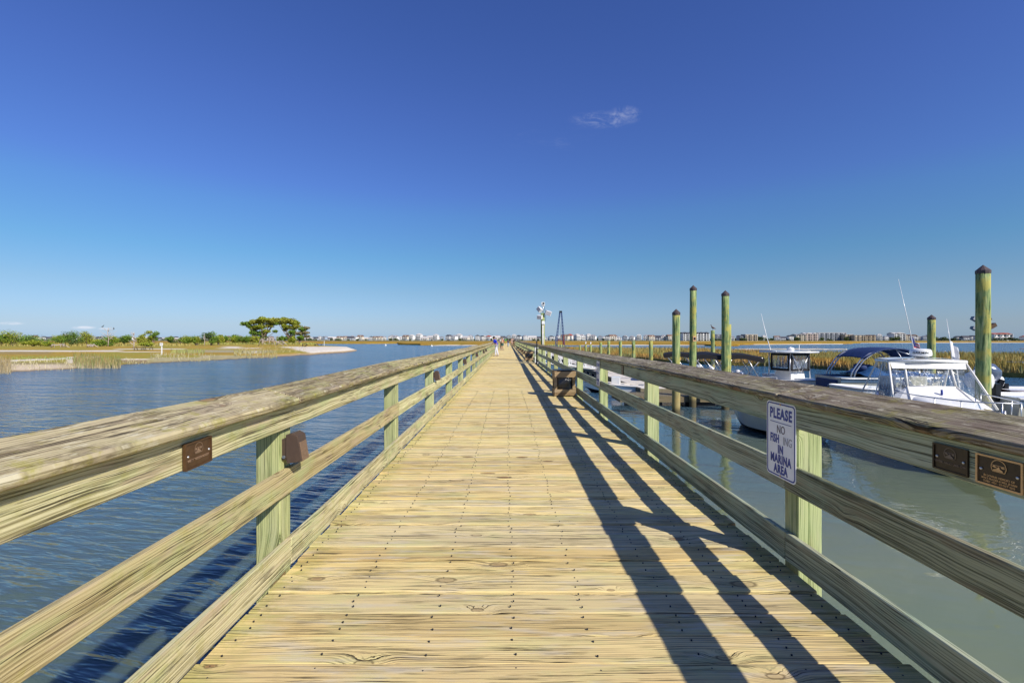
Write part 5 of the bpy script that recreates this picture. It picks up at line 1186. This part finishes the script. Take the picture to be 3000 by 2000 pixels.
# -- boats at the right edge
B5 = boat_root((21.1, 16.9, ZW), (.97, -.25), 'cream hulled boat with white tilted outboard and black cover at the right edge')
hull(B5, 6.2, 2.3, 1.25, 1.45, M_CREAM, M_BLACK, M_WHITE, stripe=M_BLUEHULL, full=.7)
outboard(B5, -3.15, .0, 1.35, M_WHITE, 1.3, 0.)
mb = MB(); mb.box((-.4, 0, .95), (1.7, 2.36, 1.0)); mb.build('cover', M_BLACKC, B5, .06)
B7 = boat_root((24.9, 20.4, ZW), (.9, -.4), 'dark hulled boat behind the tallest right pile, with a glossy blue grey outboard')
hull(B7, 6, 2.2, 1.1, 1.4, M_BROWNH, M_BLACK, M_WHITE); outboard(B7, -3.0, 0, 1.15, M_GREYCOWL, 1.45, .35); outboard(B7, -2.4, .8, 1.0, M_WHITE, 1.1, 0)
mb = MB(); mb.prism([(.2, 1.1), (2.4, 1.15), (1.2, 1.95), (.4, 2.0)], -.7, .7, 'y'); mb.build('cuddy', M_CREAM, B7, .05)
B8 = boat_root((57, 50, ZW), (1, -.2), 'distant white boat with a raised roof on the marsh channel at the right edge', name='motorboat')
hull(B8, 7, 2.4, .9, 1.2); mb = MB(); mb.box((0, 0, 2.3), (4.2, 2.2, .14)); mb.build('roof', M_WHITE, B8, .04); mb = MB()
for sx in (-1.6, 0, 1.6):
    for sy in (-.9, .9): mb.tube([(sx, sy, 1), (sx, sy, 2.3)], .05, 6)
mb.build('roof_posts', M_ALU, B8)
mb = MB(); mb.lathe([(.2, 0), (.25, .2), (.15, .5)], (-1, 0, 2.37), 10); mb.lathe([(.2, 0), (.25, .2), (.15, .6)], (.9, 0, 2.37), 10); mb.build('roof_gear', M_WHITE, B8)

# -- two black canopied pontoon boats with white hooded motors
def pontoon(loc, hd, label, L_=5.8):
    r = boat_root(loc, hd, label, name='pontoon_boat'); mb = MB()
    for sy in (-.85, .85): mb.tube([(-L_/2, sy, .1), (L_/2-.5, sy, .1), (L_/2, sy, .28)], [.3, .3, .05], 12)
    mb.build('pontoons', M_ALU, r)
    mb = MB(); mb.box((0, 0, .52), (L_, 2.3, .10)); mb.build('deck', M_PALED, r)
    mb = MB()
    for z_ in (.7, .95, 1.2):
        for sy in (-1.12, 1.12): mb.tube([(-L_/2+.3, sy, z_), (L_/2-.4, sy, z_)], .02, 6)
        mb.tube([(L_/2-.4, -1.12, z_), (L_/2-.4, 1.12, z_)], .02, 6)
    for x in np.linspace(-L_/2+.3, L_/2-.4, 6):
        for sy in (-1.12, 1.12): mb.tube([(x, sy, .55), (x, sy, 1.2)], .02, 5)
    mb.build('deck_rail', M_ALU, r)
    mb = MB(); rows = []
    for t_ in np.linspace(0, 1, 17): x = -1.9+3.8*t_; z_ = 2.30+.10*math.sin(t_*math.pi*1.1)+.05*math.sin(t_*11); rows.append([(x, y, z_+.10*math.cos(y*1.25)) for y in np.linspace(-1.1, 1.1, 9)])
    mb.grid(rows); mb.grid([[(p[0]*1.0, p[1], p[2]-.18-.04*math.sin(p[0]*3)) for p in (q[0], q[-1])] for q in rows])
    for k_ in (0, -1): mb.grid([[q[k_], (q[k_][0], q[k_][1]*1.01, q[k_][2]-.24)] for q in rows])
    for q in (rows[0], rows[-1]): mb.grid([[p, (p[0], p[1], p[2]-.24)] for p in q])
    mb.build('canopy', M_BLACKC, r)
    mb = MB()
    for sy in (-1.08, 1.08):
        for (xa, xb) in ((-1.8, -.9), (-.7, .2), (.3, -.3), (1.8, .9), (1.0, 1.6), (-1.3, -.5)): mb.tube([(xa, sy, 2.28), (xb, sy, 1.2)], .022, 5)
    mb.build('canopy_frame', M_ALU, r)
    outboard(r, -L_/2, 0, .6, M_WHITE, .85); return r
pontoon((12.3, 31.5, ZW), (.96, -.28), 'left black canopied pontoon boat with thin silver supports'); pontoon((12.8, 28.2, ZW), (.96, -.28), 'right black canopied pontoon boat nearer the tall piles')
for u, v, d, lb in ((2018, 1066, 38, 'white hooded motor left of the tallest pile of three'), (2054, 1071, 36, 'white hooded motor right of the tallest pile of three'), (2098, 1074, 34, 'white hooded motor with dark side below the bird pile'), (2127, 1081, 31, 'white hooded motor in front of the right capped pile')):
    p = P(u, v, d); r = boat_root((p.x+.4, d+1.8, ZW), (-.1, 1), lb.replace('white hooded motor', 'small skiff with white hooded motor'), name='skiff'); hull(r, 3.4, 1.3, .42, .55, M_ALU, M_BLACK, M_GDOCK); ob_ = outboard(r, -1.75, 0, p.z-ZW-.62, M_WHITE, .95)
# low pale hulls and gear along the floating dock
for (x, y_, hd, L_, lb) in ((11.0, 33.5, (.1, 1), 4.4, 'low pale skiff on the far side of the floating dock'), (7.0, 29.5, (-1, .35), 4.6, 'flat pale jon boat lying across behind the second right post')):
    r = boat_root((x, y_, ZW), hd, lb, name='skiff'); hull(r, L_, 1.5, .5, .7, M_WHITE, M_BLACK, M_PALED); mb = MB(); mb.box((0, 0, .5), (.3, 1.3, .05)); mb.box((-1.2, 0, .5), (.3, 1.3, .05)); mb.build('thwart', M_GDOCK, r); mb = MB(); mb.box((.3, 0, .75), (.5, .6, .5)); mb.build('console', M_WHITE, r, .04)

# ================================================================ POLE WITH CAMERAS, CRANE, LIGHT POLE
ps = pile(1590, 33, 917, .14, 'pole beside the gate carrying white floodlights and a camera', False, None, 'equipment_pole'); ps.rotation_euler.z = 0; ps['category'] = 'utility pole'
def zp(v): return HC+(994-v)*33/F-ZW
mb = MB(); mb.tube([(-.02, -.16, 2.0), (-.02, -.16, zp(950))], .03, 6); mb.tube([(.05, -.16, 2.0), (.05, -.16, zp(950))], .02, 6); mb.build('conduit', M_PVC, ps)
mb = MB(); mb.box((.02, -.18, zp(945)), (.20, .12, .22)); mb.build('junction_box', M_WHITE, ps, .01)
mb = MB(); mb.tube([(.02, -.05, zp(918)), (.02, -.05, zp(893))], .03, 8); mb.build('mast', M_ALU, ps)
mb = MB(); mb.lathe([(.10, 0), (.13, .08), (.10, .2), (.03, .24)], (.02, -.05, zp(897)), 12); mb.box((.02, -.1, zp(889)), (.22, .2, .16)); cm = mb.build('camera_head', M_WHITE, ps); mb = MB(); mb.box((.04, -.21, zp(889)), (.12, .03, .10)); mb.build('lens', M_BLACK, cm)
def horn(c, rx, ry, rz, s, deep=.24):
    M = (Matrix.Rotation(rz, 3, 'Z') @ Matrix.Rotation(ry, 3, 'Y') @ Matrix.Rotation(rx, 3, 'X'))
    mb = MB(); mb.box(c, (s, deep, s*.78), 0, M); mb.box(Vector(c)+M @ Vector((0, deep*.6, 0)), (s*.5, deep*.5, s*.4), 0, M); fx = mb.build('floodlight', M_WHITE, ps, .015)
    mb = MB(); mb.box(Vector(c)+M @ Vector((0, -deep*.52, 0)), (s*.84, .01, s*.62), 0, M); mb.build('lens', M_SFADE2, fx)
horn((.36, -.15, zp(917)), .3, .25, .3, .40); horn((-.22, -.1, zp(907)), -.2, .75, -.9, .36); horn((-.20, -.14, zp(929)), .2, .1, -.4, .34, .3)
mb = MB(); mb.tube([(.1, -.1, zp(900)), (.16, -.1, zp(915)), (.2, -.12, zp(935)), (.12, -.14, zp(945))], .012, 5); mb.build('cable', M_BLACK, ps)
crn = empty('derrick_frame', (0, 0, 0), 0, 'tall blue A frame hoist standing beyond the gate', 'crane'); dcr = 62
L1 = [P(1629, 1010, dcr), P(1640, 914, dcr)]; L2 = [P(1652, 1010, dcr), P(1645, 914, dcr)]
for a_, b_ in (L1, L2):
    a_ = a_.copy(); b_ = b_.copy(); dirn = (b_-a_); a_ = a_-dirn*.30; mb = MB(); mb.bar(a_+Vector((-.13, 0, 0)), b_+Vector((-.04, 0, 0)), .07, .1); mb.bar(a_+Vector((.13, 0, 0)), b_+Vector((.04, 0, 0)), .07, .1)
    for k in range(14):
        f0, f1 = k/14, (k+1)/14; s0, s1 = .13*(1-f0)+.04*f0, .13*(1-f1)+.04*f1; sg = 1 if k % 2 else -1
        mb.bar(a_.lerp(b_, f0)+Vector((sg*s0, 0, 0)), a_.lerp(b_, f1)+Vector((-sg*s1, 0, 0)), .05, .05)
    mb.build('lattice_leg', M_CRANE, crn)
mb = MB(); mb.bar(P(1638.5, 913, dcr), P(1646.5, 913, dcr), .12, .22); mb.build('crossbar', M_IRON, crn)
mb = MB(); mb.bar(P(1631, 997, dcr), P(1651, 997, dcr), .06, .10); mb.bar(P(1651.5, 982, dcr-.1), P(1652, 1010, dcr-.1), .14, .14); mb.build('brace', M_RED, crn)
mb = MB(); mb.tube([P(1642.5, 916, dcr), P(1643, 990, dcr)], .02, 5); mb.build('cable', M_STEEL, crn)
lp = empty('light_pole', ((2868-1487)*40/F, 40, ZW), 0, 'light pole with several floodlights hidden behind the tallest right pile', 'light pole'); mb = MB(); mb.tube([(0, 0, -1), (0, 0, HC+(994-928)*40/F-ZW)], .10, 10); mb.build('pole', M_STEEL, lp)
for (u, v, s_) in ((2856, 935, 1), (2853, 962, .8), (2906, 955, 1.1), (2896, 936, .6)):
    p = P(u, v, 40)-lp.location; mb = MB(); mb.box(p, (.5*s_, .3, .28*s_), 0, Matrix.Rotation(.5 if u < 2870 else -.5, 3, 'Y')); mb.bar((0, 0, p.z+.1), p, .05, .05); mb.build('floodlight', M_GDOCK if u < 2890 else M_BROWNP, lp)

# ================================================================ TRASH BINS AND BENCHES ON THE PIER
def bin_(y, label):
    r = empty('trash_bin', (1.50, y, 0), 0, label, 'trash bin', 'wooden trash bins along the right railing'); w_, dp, h = .54, .46, .68
    for sx in (-1, 1):
        for sy in (-1, 1): mb = MB(); mb.box((sx*(w_/2-.03), sy*(dp/2-.03), h/2+.002), (.075, .075, h)); mb.build('leg', W_BOX, r, .004)
    mb = MB()
    for sy in (-1, 1):
        mb.box((0, sy*(dp/2+.012), h-.095), (w_, .022, .15)); mb.box((0, sy*(dp/2+.012), .115), (w_, .022, .16))
    for sx in (-1, 1): mb.box((sx*(w_/2+.012), 0, h-.115), (.022, dp, .19)); mb.box((sx*(w_/2+.012), 0, .125), (.022, dp, .20))
    mb.build('side_boards', W_BOX, r, .003)
    mb = MB(); rows = []
    for t_ in np.linspace(0, 1, 12):
        row = []
        for k in range(22):
            a = 2*math.pi*k/22; q = 1/(max(abs(math.cos(a)), abs(math.sin(a))))**.75; rr = .205*q*(.86+.14*math.sin(math.pi*t_))*(1+.06*math.sin(a*7+t_*9)+.05*math.sin(a*3-t_*14)); row.append((rr*1.2*math.cos(a), rr*1.10*math.sin(a), .10+.60*t_))
        rows.append(row)
    mb.grid(rows, closed=True); mb.add(rows[0], [tuple(range(22))]); mb.build('bag', M_BAG, r)
    mb = MB(); mb.box((0, 0, h+.008), (w_+.03, dp+.03, .018)); mb.build('rim', M_BLACK, r, .004); return r
pb = bin_(12.75, 'nearest wooden trash bin with black bag against the right railing')
for y_, lb in ((33.5, 'second trash bin just beyond the gate'), ):
    c = copy_tree(pb); c.location = (1.50, y_, 0); c['label'] = lb
def bench(y, label):
    r = empty('bench', (1.52, y, 0), 0, label, 'bench', 'benches along the right railing far down the pier')
    mb = MB()
    for k in range(4): mb.box((-.16+.11*k, 0, .44), (.10, 1.5, .035))
    mb.build('seat', W_BOX, r)
    for sy in (-.6, .6): mb = MB(); mb.box((-.15, sy, .21), (.08, .08, .42)); mb.box((.15, sy, .21), (.08, .08, .42)); mb.bar((-.18, sy, .1), (.2, sy, .38), .04, .07); mb.build('leg', W_BOX, r)
    mb = MB(); mb.box((.26, 0, .70), (.04, 1.5, .12)); mb.box((.26, 0, .86), (.04, 1.5, .12)); mb.build('backrest', W_BOX, r); return r
pbn = bench(45, 'first wooden bench beyond the second trash bin')
for y_, lb in ((52, 'second wooden bench along the right railing'), (60, 'third wooden bench along the right railing'), (70, 'farthest wooden bench along the right railing, by the walking couple')):
    c = copy_tree(pbn); c.location = (1.52, y_, 0); c['label'] = lb

# ================================================================ PEOPLE
def skin_obj(name, J, E, Rr, m_, parent, sub=1, root_j=None):
    names = list(J); me = bpy.data.meshes.new(name); me.from_pydata([J[k] for k in names], [(names.index(a), names.index(b)) for a, b in E], [])
    o = bpy.data.objects.new(name, me); COL.objects.link(o); sk = o.modifiers.new('s', 'SKIN'); sk.use_smooth_shade = True
    for k, nme in enumerate(names):
        r = Rr[nme]; me.skin_vertices[0].data[k].radius = r if isinstance(r, tuple) else (r, r); me.skin_vertices[0].data[k].use_root = (nme == (root_j or names[0]))
    sb = o.modifiers.new('b', 'SUBSURF'); sb.levels = sub; sb.render_levels = sub
    dg = bpy.context.evaluated_depsgraph_get(); dg.update(); m2 = bpy.data.meshes.new_from_object(o.evaluated_get(dg)); bpy.data.objects.remove(o)
    m2.materials.clear(); m2.materials.append(m_)
    for p in m2.polygons: p.use_smooth = True
    ob = bpy.data.objects.new(name, m2); COL.objects.link(ob); ob.parent = parent; return ob
M_SKIN = plain('skin', (.46, .27, .18), .6, .3, 0, .08, 9); M_SKIND = plain('tanned_skin', (.30, .16, .10), .6, .3, 0, .08, 9)
M_HAIR = plain('dark_hair', (.02, .014, .01), .7, .3, 0, .3, 30); M_HAIRL = plain('light_hair', (.36, .24, .12), .7, .3, 0, .3, 30)
def cloth(n, c): return plain(n, c, .85, .15, 0, .15, 7, .3)
def person(loc, rz, h, label, top, bottom, skin=None, hair=None, lean=0., stride=.12, arms='down', shorts=False, cap_=None, hold_rod=False, skirt=False):
    skin = skin or M_SKIN; hair = hair or M_HAIR; s = h/1.75; r = empty('person', loc, rz, label, 'person'); cl_, sl = math.cos(lean), math.sin(lean)
    def L(x, y, z):   # upper body leaning about the hip
        dz = z-.95; return ((x*cl_+dz*sl)*s, y*s, (.95+dz*cl_-x*sl)*s)
    J = dict(pelvis=(0, 0, .95*s), spine=L(.01, 0, 1.15), chest=L(.0, 0, 1.36), neck=L(.01, 0, 1.49), head0=L(.03, 0, 1.58), head1=L(.045, 0, 1.67), top_=L(.035, 0, 1.73))
    for sd, nm in ((-1, 'l'), (1, 'r')):
        J['sh'+nm] = L(0, sd*.185, 1.42); st_ = stride*sd
        if arms == 'rail': J['el'+nm] = L(.20, sd*.23, 1.22); J['wr'+nm] = L(.44, sd*.16, 1.17); J['ha'+nm] = L(.52, sd*.15, 1.17)
        elif arms == 'rod': J['el'+nm] = L(.10, sd*.25, 1.18); J['wr'+nm] = L(.32, sd*.12, 1.20); J['ha'+nm] = L(.40, sd*.08, 1.22)
        else: J['el'+nm] = L(-.02+st_*.5, sd*.24, 1.14); J['wr'+nm] = L(.05-st_*.8, sd*.25, .90); J['ha'+nm] = L(.07-st_*.9, sd*.25, .82)
        J['hi'+nm] = (0, sd*.095*s, .90*s); J['kn'+nm] = ((st_*.6+.03)*s, sd*.11*s, .50*s); J['an'+nm] = ((st_*1.1-.02)*s, sd*.12*s, .09*s); J['to'+nm] = ((st_*1.1+.15)*s, sd*.13*s, .035*s)
    E = [('pelvis', 'spine'), ('spine', 'chest'), ('chest', 'neck'), ('neck', 'head0'), ('head0', 'head1'), ('head1', 'top_')]
    for nm in 'lr': E += [('chest', 'sh'+nm), ('sh'+nm, 'el'+nm), ('el'+nm, 'wr'+nm), ('wr'+nm, 'ha'+nm), ('pelvis', 'hi'+nm), ('hi'+nm, 'kn'+nm), ('kn'+nm, 'an'+nm), ('an'+nm, 'to'+nm)]
    Rb = dict(pelvis=(.13, .11), spine=(.12, .10), chest=(.15, .11), neck=.052, head0=.078, head1=.092, top_=.06)
    for nm in 'lr': Rb.update({'sh'+nm: .062, 'el'+nm: .042, 'wr'+nm: .027, 'ha'+nm: (.038, .016), 'hi'+nm: .088, 'kn'+nm: .058, 'an'+nm: .038, 'to'+nm: (.042, .028)})
    Rb = {k: (tuple(v*s for v in q) if isinstance(q, tuple) else q*s) for k, q in Rb.items()}
    body = skin_obj('body', J, E, Rb, skin, r)
    # fingers, nose and ears joined into the body mesh
    mb = MB()
    for nm, sd in (('l', -1), ('r', 1)):
        hnd = Vector(J['ha'+nm]); dv = (hnd-Vector(J['wr'+nm])).normalized(); sp = Vector((0, 1, 0)) if arms != 'down' else Vector((1, 0, 0))
        for k in range(4):
            b = hnd+sp*(-.026+.0175*k)*s; l_ = (.062, .074, .078, .068)[k]*s; mb.tube([b, b+dv*l_*.5-Vector((0, 0, .006))*s, b+dv*l_*.8-Vector((0, 0, .026))*s], [.009*s, .0085*s, .006*s], 6)
        b = hnd-dv*.03*s-sp*.03*s; mb.tube([b, b-sp*.02*s+dv*.03*s, b-sp*.015*s+dv*.055*s], [.011*s, .009*s, .007*s], 6)
    hc = (Vector(J['head0'])+Vector(J['head1']))/2; fw = Vector((cl_, 0, -sl)); mb.tube([hc+fw*.082*s+Vector((0, 0, .02*s)), hc+fw*.108*s], [.008*s, .015*s], 6)
    for sd in (-1, 1): mb.tube([hc+Vector((0, sd*.078*s, .02*s)), hc+Vector((0, sd*.092*s, -.02*s))], .016*s, 6)
    me2 = mb.mesh(); bm = bmesh.new(); bm.from_mesh(body.data); bm.from_mesh(me2); bm.to_mesh(body.data); bm.free()
    for sd in (-1, 1): mb = MB(); mb.lathe([(.004*s, -.008*s), (.012*s, 0), (.004*s, .008*s)], hc+fw*.078*s+Vector((0, sd*.032*s, .022*s)), 8); mb.build('eye', M_BLACK, r)
    # clothing
    def sub(names_, edges_, grow, m_, nm, root_):
        Jn = {k: J[k] for k in names_}; Rn = {k: (tuple(v+grow*s for v in Rb[k]) if isinstance(Rb[k], tuple) else Rb[k]+grow*s) for k in names_}; return skin_obj(nm, Jn, edges_, Rn, m_, r, root_j=root_)
    for nm in 'lr': J['sl'+nm] = tuple(Vector(J['sh'+nm]).lerp(Vector(J['el'+nm]), .92)); Rb['sl'+nm] = .052*s
    Rb['shl'] = Rb['shr'] = .075*s
    J['hem'] = (0.0, 0, .90*s); Rb['hem'] = (.135*s, .115*s)
    sub(['hem', 'pelvis', 'spine', 'chest', 'shl', 'shr', 'sll', 'slr'], [('hem', 'pelvis'), ('pelvis', 'spine'), ('spine', 'chest'), ('chest', 'shl'), ('chest', 'shr'), ('shl', 'sll'), ('shr', 'slr')], .02, top, 'shirt', 'hem')
    if shorts or skirt:
        for nm in 'lr': J['sk'+nm] = tuple(Vector(J['hi'+nm]).lerp(Vector(J['kn'+nm]), .85)); Rb['sk'+nm] = .09*s
        sub(['pelvis', 'hil', 'hir', 'skl', 'skr'], [('pelvis', 'hil'), ('pelvis', 'hir'), ('hil', 'skl'), ('hir', 'skr')], .018, bottom, 'shorts', 'pelvis')
    else:
        for nm in 'lr': Rb['an'+nm] = .05*s
        sub(['pelvis', 'hil', 'hir', 'knl', 'knr', 'anl', 'anr'], [('pelvis', 'hil'), ('pelvis', 'hir'), ('hil', 'knl'), ('hir', 'knr'), ('knl', 'anl'), ('knr', 'anr')], .022, bottom, 'trousers', 'pelvis')
    for nm, sd in (('l', -1), ('r', 1)):
        a, t_ = Vector(J['an'+nm]), Vector(J['to'+nm]); mb = MB(); mb.tube([a+Vector((-.06*s, 0, -.04*s)), a+Vector((.03*s, 0, -.035*s)), t_+Vector((.03*s, 0, .0))], [.045*s, .052*s, .035*s], 8); mb.build('shoe', M_SHOE, r)
    mb = MB(); c_ = Vector(J['head1']); mb.lathe([(.098*s, -.045*s), (.104*s, 0), (.098*s, .045*s), (.066*s, .085*s), (.01, .10*s)], c_-Vector((.018*s, 0, -.002*s)), 14); mb.build('hair' if cap_ is None else 'cap', hair if cap_ is None else cap_, r)
    return r
M_SHOE = plain('pale_shoes', (.42, .36, .28), .7); 
p = person(((1455-1487)*42/F-.02, 42.6, 0), math.pi, 1.80, 'man in a bright blue shirt and pale trousers leaning on the left railing', cloth('bright_blue_shirt', (.01, .03, .50)), cloth('pale_trousers', (.62, .63, .70)), skin=M_SKIND, lean=.30, arms='rail', stride=.10)
p2 = person((-.72, 66, 0), math.pi*.95, 1.78, 'person in a tan top and green shorts fishing behind the man in blue', cloth('tan_shirt', (.55, .36, .22)), cloth('green_shorts', (.05, .13, .11)), hair=M_HAIRL, lean=.05, arms='rod', shorts=True)
rod = tag((lambda m_: (m_.tube([(-.95, 66.05, 1.1), (-1.8, 66.4, 1.9), (-3.0, 66.9, 2.7)], [.02, .012, .005], 5), m_.build('fishing_rod', M_BLACK))[1])(MB()), 'thin fishing rod held out over the left railing', 'fishing rod')
person((-.95, 71, 0), math.pi, 1.75, 'person in a white shirt leaning at the left railing beyond the fishing one', cloth('white_shirt', (.72, .72, .72)), cloth('brown_trousers', (.14, .10, .07)), lean=.2, arms='rail')
person((.12, 92, 0), -1.5, 1.45, 'child in a dark blue top and light blue jeans walking on the pier', cloth('navy_top', (.02, .03, .10)), cloth('light_jeans', (.30, .42, .62)), stride=.16)
person((.95, 104, 0), -1.6, 1.85, 'person in pale pink clothes walking near the right benches', cloth('pink_shirt', (.66, .44, .36)), cloth('pale_pink_shorts', (.62, .42, .34)), stride=.14, shorts=True)
person((1.25, 98, 0), -1.4, 1.7, 'person in dark clothes beside the walker in pale pink', cloth('black_top', (.05, .045, .04)), cloth('brown_skirt', (.22, .12, .06)), stride=.1)
person((-1.0, 112, 0), math.pi, 1.75, 'person in a red top at the left railing far down the pier', cloth('red_top', (.50, .02, .05)), cloth('grey_trousers', (.3, .28, .26)), lean=.15, arms='rail')
person((-.55, 128, 0), -1.5, 1.8, 'distant person in a green top near the end of the pier', cloth('green_top', (.05, .30, .08)), cloth('yellow_shorts', (.50, .42, .06)), shorts=True, cap_=cloth('mint_cap', (.3, .6, .45)))
